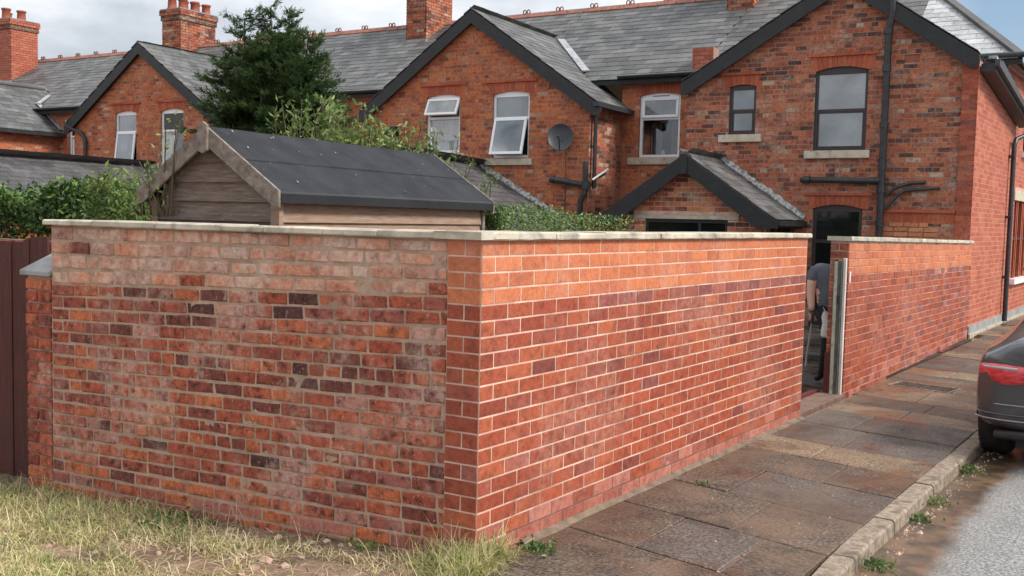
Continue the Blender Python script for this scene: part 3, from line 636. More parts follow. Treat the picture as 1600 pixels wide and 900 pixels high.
def window(house, x0, x1, z0, z1, rise, y, style, yw):
    """arched window in an opening whose brick face lies at y = yw"""
    fm = M['brown'] if style.startswith('brown') else M['upvc']; f = .05; yf = yw+.075
    n = 8; arc = [(x0+(x1-x0)*k/n, z1-rise+rise*(1-(2*k/n-1)**2)) for k in range(n+1)]
    mb = MB(); mb.prism([(x0+f, z1-rise-f), (x1-f, z1-rise-f)] + arc[::-1], yf-.03, yf+.03, fm)
    mb.box(x0, x0+f, yf-.03, yf+.03, z0, z1-rise-f*.2, fm); mb.box(x1-f, x1, yf-.03, yf+.03, z0, z1-rise-f*.2, fm); mb.box(x0+f, x1-f, yf-.029, yf+.03, z0, z0+f, fm)
    zi0, zi1 = z0+f, z1-rise-f; H = zi1-zi0; xa, xb = x0+f, x1-f
    zt = zi1-H*(.36 if style not in ('brown2',) else .49)
    mb.box(xa, xb, yf-.028, yf+.028, zt-.022, zt+.022, fm)
    if style == 'plain_dark': mb.box(xa+.2, xb-.2, yf-.034, yf-.03, z1-rise-.01, z1-rise+.006, M['iron'])
    wf = mb.build('window', house)
    def pane(a, b, c_, d_, mt, nm='pane'):
        g = MB(); g.box(a-.003, b+.003, yf-.006, yf+.006, c_-.003, d_+.003, mt); return g.build(nm, wf)
    if style == 'brown2':
        pane(xa, xb, zt+.02, zi1, M['glass']); o, g = sashp(wf, 'sash', xa, xb, zi0, zt-.02, yf-.004, fm, M['glass'], .028); g2 = g.build('pane', wf, (0, yf-.004, zt-.02))
    elif style == 'topopen':
        o, g = sashp(wf, 'sash', xa-.03, xb+.03, zt+.02, zi1+.02, yf-.045, fm, M['glass_bl'], .05, R(24)); g2 = g.build('pane', wf, o.location); g2.rotation_euler = o.rotation_euler
        pane(xa, xb, zi0, zt-.02, M['clear'])
        b_ = MB()
        for k in range(16):
            zz = zt-.04-k*.030
            if zz > zi0+.22: b_.box(xa+.01, xb-.01, yf+.04, yf+.052, zz-.024, zz, M['curtain'])
        b_.build('blind', wf)
        b_ = MB(); b_.box(xa, xb, yf+.1, yf+.11, zi0, zt, M['glass_bl']); b_.box(xa+.45, xa+.5, yf+.06, yf+.09, zi0, zi0+.2, M['iron']); b_.build('net_curtain', wf)
    elif style == 'botopen':
        pane(xa, xb, zt+.02, zi1, M['glass']); o, g = sashp(wf, 'sash', xa-.02, xb-.01, zi0-.02, zt-.005, yf-.045, fm, M['glass_bl'], .055, R(15) if x0 > -12 else R(7)); g2 = g.build('pane', wf, o.location); g2.rotation_euler = o.rotation_euler
        pane(xa, xb, zi0, zt-.02, M['glass_dk'])
    elif style == 'fixed':
        pane(xa, xb, zt+.02, zi1, M['glass_dk']); pane(xa, xb, zi0, zt-.02, M['clear'])
        c_ = MB(); c_.box(xa, xa+(xb-xa)*.38, yf+.04, yf+.06, zi0, zi1, M['curtain']); c_.box(xa+(xb-xa)*.3, xb, yf+.14, yf+.15, zi0, zi1, M['room']); c_.build('curtain', wf)
    elif style == 'plain_dark':
        o, g = sashp(wf, 'sash', xa, xb, zt+.02, zi1+.01, yf-.03, fm, M['glass'], .05, R(3)); g.build('pane', wf, o.location)
        pane(xa, xb, zi0, zt-.02, M['clear'])
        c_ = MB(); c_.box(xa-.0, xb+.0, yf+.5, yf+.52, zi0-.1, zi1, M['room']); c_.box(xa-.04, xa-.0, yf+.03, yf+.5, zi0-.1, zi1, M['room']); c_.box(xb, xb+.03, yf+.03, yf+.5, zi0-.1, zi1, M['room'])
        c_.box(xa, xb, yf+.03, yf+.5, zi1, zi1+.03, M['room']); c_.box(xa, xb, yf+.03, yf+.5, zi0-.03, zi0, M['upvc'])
        for k in range(5): c_.box(xa+.04+.05*k, xa+.08+.05*k, yf+.34+.015*(k % 2), yf+.36, zi0, zt-.03, M['pinkcurt'])
        for k in range(3): c_.box(xb-.26+.06*k, xb-.21+.06*k, yf+.30+.015*(k % 2), yf+.32, zi0, zt-.03, M['pinkcurt'])
        c_.build('room_behind', wf)
        j_ = MB(); j_.lathe([(0, 0), (.035, .0), (.045, .03), (.04, .07), (.02, .085), (.022, .1), (0, .1)], M['teal'], (xa+.40, yf+.12, zi0)); j_.build('jar', wf)
    return wf
def arch(house, x0, x1, z1, rise, ztop, yw, mat, hood=True):
    """flat-topped arch of upright rubbed bricks with a projecting brick hood above"""
    mb = MB(); a, b = x0-.10, x1+.10; n = int(round((b-a)/.077)); cx = (x0+x1)/2
    for k in range(n):
        xa, xb = a+(b-a)*k/n+.002, a+(b-a)*(k+1)/n-.002
        def zi(x): t_ = 2*(x-x0)/(x1-x0)-1; return z1-rise+rise*(1-min(1, t_*t_))-(0 if x0 < x < x1 else 0)
        sk = lambda x, t: x+(x-cx)*.10*t
        za, zb = zi(xa), zi(xb)
        mb.prism([(sk(xa, 0), za), (sk(xb, 0), zb), (sk(xb, 1) if k < n-1 else xb, ztop), (sk(xa, 1) if k > 0 else xa, ztop)], yw-.004-(.001 if k % 2 else 0), yw+.10, mat)
    o = mb.build('window_arch', house); o['kind'] = 'stuff' if 0 else 'thing'
    del o['kind']
    if hood:
        mb = MB(); m_ = int((b-a+.12)/.23)
        for k in range(m_): mb.box(a-.06+(b-a+.12)*k/m_+.002, a-.06+(b-a+.12)*(k+1)/m_-.002, yw-.035, yw+.02, ztop+.003, ztop+.05, mat)
        mb.build('hood_course', house)
def stone_sill(house, x0, x1, z, yw, h=.13):
    mb = MB(); mb.box(x0, x1, yw-.06, yw+.08, z-h, z, M['sill']); mb.build('sill', house, bevel=.006)
def bricks_on(parent, rects, yw, mat, bigger=1, maxn=300, name='brick', joined='brickwork', proud=.0022, skipz=None):
    specs = []
    for a, b, za, zb, r_ in rects:
        specs.append((((a+b)/2, yw-proud+.015+hr.uniform(-.0025, .002), (za+zb)/2), (b-a, .03, zb-za), None, 'box', mat))
    pieces(parent, name, specs, maxn, joined)
def slope_slates(parent, mk, t_len, rng_fn, gauge, wid, mat, maxn=300, name='slate', th=.010):
    """mk(u, t) -> point on the roof; u runs along the eaves, t up the slope. rng_fn(t) -> list of (u0, u1)"""
    p0, pu, pt_ = mk(0, 0), mk(1, 0), mk(0, 1); U = (pu-p0).normalized(); T = (pt_-p0).normalized(); N = U.cross(T)
    if N.z < 0: N = -N
    tl = R(1.7); specs = []; n = int(t_len/gauge)+1
    for r_ in range(n):
        t0 = r_*gauge
        for a, b in rng_fn(t0+gauge*.5):
            x = math.floor(a/wid)*wid + (wid/2 if r_ % 2 else 0) - wid
            while x < b:
                xa, xb = max(x, a), min(x+wid-.006, b)
                if xb-xa > .04:
                    L = gauge*1.5; jt = hr.uniform(-.006, .006); T2 = (T*math.cos(tl) - N*math.sin(tl)*-1*-1).normalized() if 0 else (T - N*math.tan(tl)*1.0).normalized()
                    rr_ = hr.uniform(-.008, .008); U2 = (U+T2*rr_).normalized(); T3 = (T2-U2*T2.dot(U2)).normalized(); N2 = U2.cross(T3)
                    if N2.dot(N) < 0: N2 = -N2
                    c_ = mk((xa+xb)/2, t0+jt) + T3*(L/2) + N2*(.004+th*1.25+hr.uniform(0, .003))
                    rot = Matrix((U2, T3, N2)).transposed()
                    if rot.determinant() < 0: rot = Matrix((-U2, T3, N2)).transposed()
                    specs.append((tuple(c_), (xb-xa, L, th), rot, 'slate' if maxn > 0 else 'box', mat))
                x += wid
    pieces(parent, name, specs, maxn, 'slate_courses')
def gable_half(house, xc, side, w_out, brickmat, holes, y0=0., left_foot=None, maxb=290, over=.22, kp=KP, slates=90, ap=AP, yb=YM):
    """half (side -1 = left, +1 = right) of a gabled wing whose ridge stands over xc"""
    xo = xc+side*w_out; top = lambda x: ap-.10-kp*abs(x-xc)
    xs = sorted((xc, xo))
    mb = MB(); wall_solid(mb, xs, top, -.1, holes, y0+.0, y0+.10, M['mortar_house'])
    wl = mb.build('wall', house)
    def clip(z):
        reach = (ap-.12-z)/kp
        if side < 0: return (max(xs[0], xc-reach), xc)
        return (xc, min(xs[1], xc+reach))
    rects = rows(.3, ap, .079, .232, .0125, clip, holes, phase=.03, headers=6, rnd=hr)
    bricks_on(wl, rects, y0, brickmat, maxn=maxb)
    # roof slope
    zf_ = ap-kp*(w_out+over); c_ = 1/math.sqrt(1+kp*kp); tl = (w_out+over)/c_
    mk = lambda u, t: Vector((xo+side*over - side*t*c_, u, zf_+t*c_*kp))
    ylim = lambda z: YM+(z-ZE)/KM
    def rf(t):
        z = zf_+t*c_*kp
        if t > tl-.06: return []
        return [(y0-.16, max(yb, ylim(z)))]
    mb = MB(); zt_ = ap; P = [(xo+side*over, y0-.10, zf_-.01), (xc, y0-.10, zt_-.01), (xc, max(yb, ylim(zt_)), zt_-.01), (xo+side*over, max(yb, ylim(zf_)), zf_-.01)]
    P2 = [(a, b, c2-.06) for a, b, c2 in P]
    mb.add(P+P2, [(0, 1, 2, 3), (7, 6, 5, 4), (0, 4, 5, 1), (1, 5, 6, 2), (2, 6, 7, 3), (3, 7, 4, 0)], M['under']); rf_o = mb.build('roof', house)
    slope_slates(rf_o, mk, tl, rf, .20, .27, M['slate'], slates)
    # barge board and its soffit
    mb = MB(); e = .0
    A_ = (xc, ap-.012); B_ = (xo+side*(over+.03), ap-.012-kp*(w_out+over+.03))
    poly = [A_, B_, (B_[0], B_[1]-.20), (B_[0]-side*.10, B_[1]-.215), (A_[0], A_[1]-.27)]
    mb.prism(poly, y0-.145, y0-.105, M['black']); mb.prism([(p_[0], p_[1]+(0 if i < 2 else .06)) for i, p_ in enumerate(poly)], y0-.105, y0-.004, M['black'])
    mb.build('barge_board', house)
    return wl, rf_o, xo, zf_
def side_wall(house, x, y0, y1, z1, side, mat, maxb=0, name='side_wall'):
    """return wall along y at x, facing +x (side=1) or -x"""
    h = empty('t', (0, 0, 0)); bpy.data.objects.remove(h)
    mb = MB(); mb.box(min(x, x-side*.1), max(x, x-side*.1), y0+.101, y1, -.1, z1, M['mortar_house']); o = mb.build(name, house)
    specs = []
    for a, b, za, zb, r_ in rows(.3, z1, .079, .232, .0125, lambda z: (y0, y1), phase=.1, rnd=hr):
        specs.append(((x+side*(.004-.015), (a+b)/2, (za+zb)/2), (b-a, .03, zb-za), Matrix.Rotation(R(90), 3, 'Z'), 'box', mat))
    pieces(o, 'brick', specs, maxb, 'brickwork'); return o
def crest_mesh():
    mb = MB(); L = .46
    mb.prism([(-.11, -.055), (-.10, -.075), (0, .005), (.10, -.075), (.11, -.055), (.02, .045), (-.02, .045)], -L/2+.004, L/2-.004, M['ridge'])
    # prism() extrudes along y; the tile runs along its local y
    for s_ in (-1, 1):
        n, k2 = 10, 5; vs = []
        for i in range(n):
            a = 2*math.pi*i/n; c_ = Vector((0, s_*.055+.05*math.cos(a)*.9, .095+.05*math.sin(a)))
            for k in range(k2):
                b = 2*math.pi*k/k2; rad = Vector((0, math.cos(a), math.sin(a)))
                vs.append(c_+rad*.015*math.cos(b)+Vector((.02*math.sin(b), 0, 0)))
        mb.add(vs, [(i*k2+k, i*k2+(k+1) % k2, ((i+1) % n)*k2+(k+1) % k2, ((i+1) % n)*k2+k) for i in range(n) for k in range(k2)], M['ridge'], True)
    me = mb.mesh('ridge_tile'); return me
CREST = crest_mesh()
mbp = MB(); mbp.prism([(-.11, -.055), (-.10, -.075), (0, .005), (.10, -.075), (.11, -.055), (.02, .045), (-.02, .045)], -.226, .226, M['ridge']); PLAINR = mbp.mesh('ridge_tile')
def main_roof(house, xl, xr, covers, hip=False, slates=200, mat='slate', gauge=.235, wid=.30):
    """front slope of the main roof between xl and xr; covers = [(xc)] wings whose roofs lie over it"""
    c_ = 1/math.sqrt(1+KM*KM); tl = (YR-YM+.2)/c_; y0 = YM-.2; z0 = ZE-.2*KM
    mk = lambda u, t: Vector((u, y0+t*c_, z0+t*c_*KM))
    def rf(t):
        y = y0+t*c_; z = z0+t*c_*KM; segs = [(xl, xr)]
        if hip: segs = [(xl, xr-(y-y0)*.585)]
        for xc in covers:
            rch = (AP-z)/KP-.05
            if rch > 0:
                ns = []
                for a, b in segs:
                    if xc-rch > a: ns.append((a, min(b, xc-rch)))
                    if xc+rch < b: ns.append((max(a, xc+rch), b))
                segs = [(a, b) for a, b in ns if b > a]
        return segs
    mb = MB(); xr2 = xr-(YR-y0)*.585 if hip else xr
    P = [(xl, y0, z0-.01), (xr, y0, z0-.01), (xr2, YR, ZR-.01), (xl, YR, ZR-.01)]; P2 = [(a, b, c2-.08) for a, b, c2 in P]
    mb.add(P+P2, [(0, 1, 2, 3), (7, 6, 5, 4), (0, 4, 5, 1), (1, 5, 6, 2), (2, 6, 7, 3), (3, 7, 4, 0)], M['under'])
    if hip:
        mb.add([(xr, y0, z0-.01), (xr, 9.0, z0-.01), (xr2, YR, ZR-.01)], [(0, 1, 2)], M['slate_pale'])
        mb.add([(xr, 9., z0-.01), (xl, 9., z0-.01), (xl, YR, ZR-.01), (xr2, YR, ZR-.01)], [(0, 1, 2, 3)], M['slate'])
    else: mb.add([(xr, 9., z0-.01), (xl, 9., z0-.01), (xl, YR, ZR-.01), (xr, YR, ZR-.01)], [(0, 1, 2, 3)], M['slate'])
    ro = mb.build('main_roof', house)
    if hip:
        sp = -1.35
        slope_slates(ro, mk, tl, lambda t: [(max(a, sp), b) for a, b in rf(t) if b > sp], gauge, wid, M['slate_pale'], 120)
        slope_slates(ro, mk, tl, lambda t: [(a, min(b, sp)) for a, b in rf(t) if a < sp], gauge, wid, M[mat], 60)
        mb = MB(); mb.beam((xr-.0, y0, z0+.045), (xr2, YR, ZR+.045), .16, .05, M['slate_dark']); mb.build('hip_capping', house)
    else: slope_slates(ro, mk, tl, rf, gauge, wid, M[mat], slates)
    n = max(1, int(round((xr2-xl)/.46)))
    for k in range(n):
        o = link('ridge_tile', CREST if k % 2 == 0 else PLAINR, house, (xl+(xr2-xl)*(k+.5)/n, YR, ZR+.035+hr.uniform(-.004, .004))); o.rotation_euler = (hr.uniform(-.01, .01), 0, R(90))
def recess(house, x0, x1, holes, mat, win=None):
    mb = MB(); wall_solid(mb, (x0, x1), lambda x: ZE, -.1, holes, YM, YM+.1, M['mortar_house']); o = mb.build('main_wall', house)
    bricks_on(o, rows(.3, ZE, .079, .232, .0125, lambda z: (x0, x1), holes, phase=.07, headers=6, rnd=hr), YM, mat, maxn=0)
    mb = MB(); mb.box(x0, x1, YM-.16, YM-.012, ZE-.19, ZE-.16, M['black']); mb.box(x0, x1, YM-.17, YM-.15, ZE-.16, ZE-.04, M['black']); mb.build('fascia', house)
    mb = MB(); n = 8; P = [(-.06*math.cos(math.pi*k/n), -.055*math.sin(math.pi*k/n)) for k in range(n+1)]
    mb.prism([(YM-.235+a, ZE-.055+b) for a, b in P], x0, x1, M['iron'], 'x'); mb.build('gutter', house)
def chimney(house, x0, x1, y0, y1, zb, zt, pots, mat='house'):
    mb = MB(); e = .012; mb.box(x0+e, x1-e, y0+e, y1-e, zb, zt, M['mortar_house']); st_ = mb.build('chimney', house)
    specs = []
    def face_rows(za_, zb_, pr):
        for a, b, za, zb2, r_ in rows(za_, zb_, .079, .232, .0125, lambda z: (x0-pr, x1+pr), phase=.02): specs.append((((a+b)/2, y0-pr+.015, (za+zb2)/2), (b-a, .03, zb2-za), None, 'box', M[mat]))
        for s_, xx in ((1, x1+pr-.015), (-1, x0-pr+.015)):
            for a, b, za, zb2, r_ in rows(za_, zb_, .079, .232, .0125, lambda z: (y0-pr, y1+pr), phase=.1): specs.append(((xx, (a+b)/2, (za+zb2)/2), (b-a, .03, zb2-za), Matrix.Rotation(R(90), 3, 'Z'), 'box', M[mat]))
    face_rows(zb, zt-.32, 0); face_rows(zt-.32, zt-.16, .03); face_rows(zt-.16, zt, .06)
    pieces(st_, 'brick', specs, 0, 'brickwork')
    mb = MB(); mb.box(x0-.03, x1+.03, y0-.03, y1+.03, zt-.32, zt-.002, M['mortar_house']); mb.box(x0-.05, x1+.05, y0-.05, y1+.05, zt, zt+.03, M['conc']); mb.build('corbelling', st_)
    mb = MB(); mb.box(x0-.06, x1+.06, y0-.07, y0-.005, zb-.02, zb+.12, M['lead']); mb.build('flashing', st_)
    for i in range(pots):
        py = y0+(y1-y0)*(i+.5)/pots; mb = MB(); h = hr.choice([.30, .34, .38])
        mb.lathe([(.145, 0), (.155, .02), (.135, .05), (.12, h-.07), (.145, h-.055), (.15, h-.01), (.135, h), (.095, h), (.09, h-.2)], M['pot'], (hr.uniform(-.04, .04)+(x0+x1)/2+((i % 2)-.5)*.18, py, zt+.03)); mb.build('chimney_pot', st_)
def house(label, x):
    o = empty('terraced_house', TM @ Vector((x, 0, 0)), TR, label, 'house', 'brick houses of the terrace'); o['ox'] = x; return o
def shift(o, x):
    for c_ in list(o.children): c_.location.x -= x
# terrace-local builders work in terrace coordinates; the Empty sits at the thing's base, so children are shifted once built
def start(label): 
    o = empty('terraced_house', TO, TR, label, 'house', 'brick houses of the terrace'); return o
def done(o, x):
    del_ = Vector((x, 0, 0)); o.location = TM @ del_
    for c_ in o.children: c_.location -= del_

# ---- end house (right)
H1 = start('end house with dark brown windows and a tall black soil pipe up its wide gable')
big = (-2.52, -1.66, 2.95, 4.51); small = (-4.0, -3.52, 3.25, 4.28); door = (-2.47, -1.66, -.1, 2.20)
vent = (-1.12, -.89, 4.34, 4.47)
wl, rf_o, xo, zf_ = gable_half(H1, -2.07, -1, 2.70, M['house'], [(-2.52, -2.07, 2.95, 4.51), small, (-2.47, -2.07, -.1, 2.20)], kp=.60, slates=0, maxb=150, over=.06)
XR = .0
wl2, rf2, xo2, zf2 = gable_half(H1, -2.07, 1, 1.86, M['house'], [(-2.07, -1.66, 2.95, 4.51), (-2.07, -1.66, -.1, 2.20), vent], kp=.70, slates=0, maxb=150, over=.18)
arch(H1, -2.52, -1.66, 4.34, .07, 4.51, 0, M['rub']); window(H1, -2.52, -1.66, 2.95, 4.34, .07, 0, 'brown2', 0); stone_sill(H1, -2.65, -1.585, 2.95, 0)
arch(H1, -4.0, -3.52, 4.12, .04, 4.28, 0, M['rub']); window(H1, -4.0, -3.52, 3.25, 4.12, .04, 0, 'brown2', 0); stone_sill(H1, -4.16, -3.40, 3.25, 0)
arch(H1, -2.47, -1.66, 2.05, .07, 2.20, 0, M['rub'])
mb = MB(); mb.box(-2.47, -2.41, .05, .11, -.1, 2.05, M['brown']); mb.box(-1.72, -1.66, .05, .11, -.1, 2.05, M['brown']); mb.box(-2.41, -1.72, .05, .11, 1.93, 2.05, M['brown']); mb.box(-2.41, -1.72, .05, .10, 1.40, 1.46, M['brown']); mb.box(-2.41, -1.72, .05, .10, 0, .25, M['brown'])
dr = mb.build('door', H1); mb = MB(); mb.box(-2.412, -1.718, .07, .085, 0, 1.94, M['glass_dk']); mb.build('pane', dr)
mb = MB(); mb.box(-1.12, -.89, .02, .09, 4.34, 4.47, M['pot']); mb.build('air_brick', H1)
# blocked window with pale infill bricks and its old arch
mb = MB()
for k in range(16): mb.box(-1.36+k*.07, -1.294+k*.07, -.006, .05, 1.76+.10*(1-((k-7.5)/8)**2)*0, 1.93, M['rub'])
mb.build('old_arch', H1)
mb = MB(); mb.box(-1.40, -.24, -.035, .03, 1.935, 1.985, M['rub']); mb.build('hood_course', H1)
bspec = []
for r_ in range(4):
    za = 1.47+r_*.078; half_ = .46 if r_ < 3 else .30
    x = -.93-half_
    while x < -.93+half_-.05:
        L = min(.23, -.93+half_-x); bspec.append(((x+L/2, -.004, za+.035), (L-.010, .04, .068), None, 'red_s' if L > .15 else 'red_h', M['infill'])); x += L
pieces(wl2, 'infill_brick', bspec, 40)
# buttress and street side
mb = MB(); mb.box(-.228, -.01, -.042, .30, -.1, 4.28, M['mortar_side']); bt = mb.build('buttress', H1)
specs = []
for a, b, za, zb, r_ in rows(0, 4.28, .079, .228, .007, lambda z: (-.24, -.004), phase=.0): specs.append((((a+b)/2, -.0475+.012, (za+zb)/2), (b-a, .03, zb-za), None, 'box', M['red']))
pieces(bt, 'brick', specs, 60, 'brickwork')
mb = MB(); mb.box(-.245, .0, -.065, .1, 4.285, 4.335, M['rub']); mb.build('buttress_cap', H1, bevel=.012)
SW = Matrix.Rotation(-TR, 4, 'Z')         # the street side runs along world +Y
def sidebox(mb, x0, x1, y0, y1, z0, z1, mat): mb.box(x0, x1, y0, y1, z0, z1, mat, SW)
mb = MB(); sw_holes = [(4.05, 5.75, .66, 2.45), (4.65, 5.55, 3.2, 4.25)]
sm = MB(); wall_solid(sm, (-.046, 14.0), lambda y: ZE-.05 if y > 1.6 else 4.30, -.1, sw_holes,   .002, .10, M['mortar_side'])
sm2 = MB()
sd = sm.build('street_side_wall', H1); SD = SW @ Matrix.Rotation(R(90), 4, 'Z'); sd.matrix_basis = SD      # local x runs along the street, local y into the wall
specs = []
for a, b, za, zb, r_ in rows(.0, ZE-.05, .0787, .23, .008, lambda z: (-.046, 14.) if z < 4.25 else (1.65, 14.), sw_holes, phase=.03):
    specs.append((((a+b)/2, .015+hr.uniform(-.001, .001), (za+zb)/2), (b-a, .03, zb-za), None, 'box', M['side']))
pieces(sd, 'brick', specs, 0, 'brickwork')
def sidepart(name, parent=None):
    return None
mb = MB(); mb.box(.05, 14, -.035, .03, -.05, .14, M['conc']); mb.box(.05, 14, -.06, .03, -.05, .02, M['coping']); o = mb.build('plinth', H1); o.matrix_basis = SD
# street windows: pale stone lintels and sills, brown mullions
mb = MB(); mb.box(3.93, 5.87, -.02, .06, 2.26, 2.45, M['sill']); mb.box(3.93, 5.87, -.09, .06, .66, .76, M['upvc']); mb.box(4.55, 5.65, -.06, .06, 3.1, 3.2, M['upvc']); o = mb.build('sill', H1); o.matrix_basis = SD
mb = MB()
for xx in (4.05, 4.42, 4.60, 5.12, 5.3, 5.67): mb.box(xx, xx+.08, .02, .09, .76, 2.26, M['rub'])
mb.box(4.13, 5.67, .025, .085, 1.5, 1.56, M['brown']); o = mb.build('window', H1); o.matrix_basis = SD
g = MB(); g.box(4.05, 5.75, .07, .08, .7, 2.3, M['glass_dk']); g.build('pane', o)
mb = MB(); mb.box(4.65, 4.72, .02, .09, 3.2, 4.25, M['brown']); mb.box(5.48, 5.55, .02, .09, 3.2, 4.25, M['brown']); mb.box(4.72, 5.48, .02, .09, 4.18, 4.25, M['brown']); mb.box(4.72, 5.48, .02, .09, 3.2, 3.27, M['brown']); o = mb.build('window', H1); o.matrix_basis = SD
g = MB(); g.box(4.7, 5.5, .06, .07, 3.25, 4.2, M['glass_dk']); g.build('pane', o)
# raking black eaves box and gutter on the street side, with lead dressed over the top
mb = MB(); mb.beam((-.02, -.13, 4.20), (3.80, -.13, 3.66), .20, .13, M['black']); mb.beam((-.06, -.26, 4.26), (3.84, -.26, 3.70), .07, .10, M['iron']); o = mb.build('eaves_box', H1); o.matrix_basis = SD
mb = MB(); mb.beam((.25, -.13, 4.31), (3.2, -.10, 3.88), .30, .06, M['slate_dark']); mb.beam((.1, -.16, 4.37), (1.6, -.14, 4.15), .12, .05, M['lead']); o = mb.build('side_flashing', H1); o.matrix_basis = SD
mb = MB(); mb.tube([(3.80, -.26, 3.66), (3.75, -.25, 3.50), (3.2, -.09, 3.34), (3.14, -.075, 3.22), (3.14, -.075, .02)], .042, M['iron'])
for z_ in (3.0, 1.9, .8): mb.box(3.07, 3.21, -.10, .0, z_, z_+.05, M['iron'])
o = mb.build('downpipe', H1); o.matrix_basis = SD
mb = MB(); mb.tube([(1.75, -.10, 4.55), (1.75, -.08, 3.95)], .035, M['iron']); mb.beam((1.6, -.16, 4.56), (14, -.16, 4.56), .1, .09, M['iron']); o = mb.build('gutter', H1); o.matrix_basis = SD
# main block of the end house: right-hand return and roof
recess(H1, -5.07, -4.75, [], M['house'])
mb = MB(); mb.box(-.02, .50, 1.42, 1.50, ZE-.14, ZE-.02, M['black']); mb.tube([(-.15, 1.30, ZE-.055), (.56, 1.30, ZE-.055)], .05, M['iron']); mb.build('front_gutter', H1)
main_roof(H1, -5.07, .50, [], hip=True)
# soil pipe and its branches
mb = MB(); pr = .055
mb.tube([(-1.34, -.13, 5.55), (-1.30, -.13, 5.20), (-1.33, -.12, 5.02), (-1.36, -.10, 4.86), (-1.365, -.10, -.1)], pr, M['iron'], 12)
for z_ in (4.80, 4.2, 3.3, 2.62, 2.25, 1.7): mb.tube([(-1.365, -.10, z_), (-1.365, -.10, z_+.10)], pr+.014, M['iron'], 12)
mb.tube([(-1.39, -.10, 2.44), (-1.55, -.10, 2.44)], pr+.006, M['iron'], 12); mb.build('soil_pipe', H1)
mb = MB(); mb.tube([(-1.42, -.10, 2.44), (-2.60, -.10, 2.46), (-2.66, -.02, 2.46)], .05, M['iron'], 10); mb.tube([(-2.60, -.10, 2.46), (-2.52, -.10, 2.46)], .064, M['iron'], 10); mb.build('waste_pipe', H1)
mb = MB(); mb.tube([(-1.30, -.09, 2.20), (-1.16, -.07, 2.33), (-.92, -.06, 2.41), (-.76, -.06, 2.42), (-.72, .0, 2.42)], .028, M['iron']); mb.build('waste_pipe', H1)
mb = MB(); mb.tube([(-1.30, -.09, 1.98), (-1.10, -.07, 2.22), (-1.0, -.06, 2.29), (-.55, -.06, 2.33), (-.50, .0, 2.33)], .028, M['iron']); mb.build('waste_pipe', H1)
chimney(H1, -5.55, -4.95, 4.3, 5.5, 6.0, 7.9, 4)
mb = MB(); mb.box(-5.25, -4.85, YM+.0, YM+.35, ZE-.2, 5.08, M['mortar_house']); sb = mb.build('parapet_stub', H1); specs = []
for a, b, za, zb, r_ in rows(ZE-.1, 5.10, .079, .2, .012, lambda z: (-5.26, -4.84)): specs.append((((a+b)/2, YM+.005, (za+zb)/2), (b-a, .03, zb-za), None, 'box', M['side']))
pieces(sb, 'brick', specs, 20)
mb = MB(); mb.box(-5.0, -4.70, YM-.1, YM+.02, ZE-.02, ZE+.10, M['fillet']); mb.build('flashing', H1)
done(H1, -2.0)

# ---- house 2: main wall window, right half of the middle wing
H2 = start('house with half-open white casement left of the satellite dish and a white window set back')
rec = (-6.33, -5.47, 2.98, 4.42)
recess(H2, -6.72, -5.07, [rec], M['house2'])
arch(H2, -6.33, -5.47, 4.25, .06, 4.42, YM, M['rub'], hood=False); window(H2, -6.33, -5.47, 2.98, 4.25, .06, YM, 'plain_dark', YM); stone_sill(H2, -6.55, -5.35, 2.97, YM, .14)
wb = (-8.86, -8.02, 2.90, 4.38); vb = (-7.60, -7.42, 4.20, 4.32)
wl, rf_o, xo, zf_ = gable_half(H2, -9.33, 1, 2.62, M['house2'], [wb, vb], maxb=290, slates=70)
arch(H2, -8.86, -8.02, 4.21, .06, 4.38, 0, M['rub']); window(H2, -8.86, -8.02, 2.90, 4.21, .06, 0, 'botopen', 0); stone_sill(H2, -9.0, -7.93, 2.88, 0)
mb = MB(); mb.box(-7.60, -7.42, .02, .09, 4.20, 4.32, M['pot']); mb.build('air_brick', H2)
side_wall(H2, -6.71, .0, YM, 4.06, 1, M['house'])
mb = MB(); mb.beam((-6.50, -.2, zf_-.03), (-6.50, YM, zf_-.03), .11, .09, M['iron']); mb.build('gutter', H2)
mb = MB(); mb.tube([(-6.50, .12, zf_-.06), (-6.52, .12, 3.9), (-6.63, .10, 3.7), (-6.63, .10, 2.3)], .038, M['iron']); mb.build('downpipe', H2)
mb = MB(); mb.tube([(-5.16, 1.30, ZE-.12), (-5.14, 1.36, 4.2), (-5.14, 1.42, 4.0), (-5.14, 1.42, 2.6)], .042, M['iron']); mb.build('downpipe', H2)
mb = MB(); mb.tube([(-7.46, -.10, 2.47), (-6.72, -.10, 2.36)], .058, M['iron'], 10); mb.tube([(-7.46, -.10, 2.47), (-7.38, -.10, 2.46)], .072, M['iron'], 10); mb.tube([(-7.44, -.10, 2.47), (-7.44, .02, 2.47)], .058, M['iron'], 10)
mb.tube([(-6.72, -.10, 2.80), (-6.70, -.11, 2.25), (-6.80, -.12, 2.05), (-6.80, -.12, .2)], .055, M['iron'], 10); mb.tube([(-6.71, -.10, 2.28), (-6.71, -.10, 2.42)], .085, M['iron'], 10)
mb.tube([(-6.66, -.05, 2.42), (-6.50, .35, 2.60)], .022, M['iron']); mb.build('soil_pipe', H2)
mb = MB(); mb.tube([(-6.62, .0, 2.46), (-6.46, .3, 2.66), (-6.44, .3, 2.68)], .022, M['upvc']); mb.build('overflow_pipe', H2)
main_roof(H2, -9.33, -5.07, [-9.33], slates=230)
mb = MB()
vp = [((-9.33+(AP-z)/KP), YM+(z-ZE)/KM, z) for z in (4.72, 5.75)]; mb.beam((vp[0][0]+.05, vp[0][1], vp[0][2]+.06), (vp[1][0]+.05, vp[1][1], vp[1][2]+.06), .17, .03, M['lead']); mb.build('valley_lead', H2)
done(H2, -7.2)

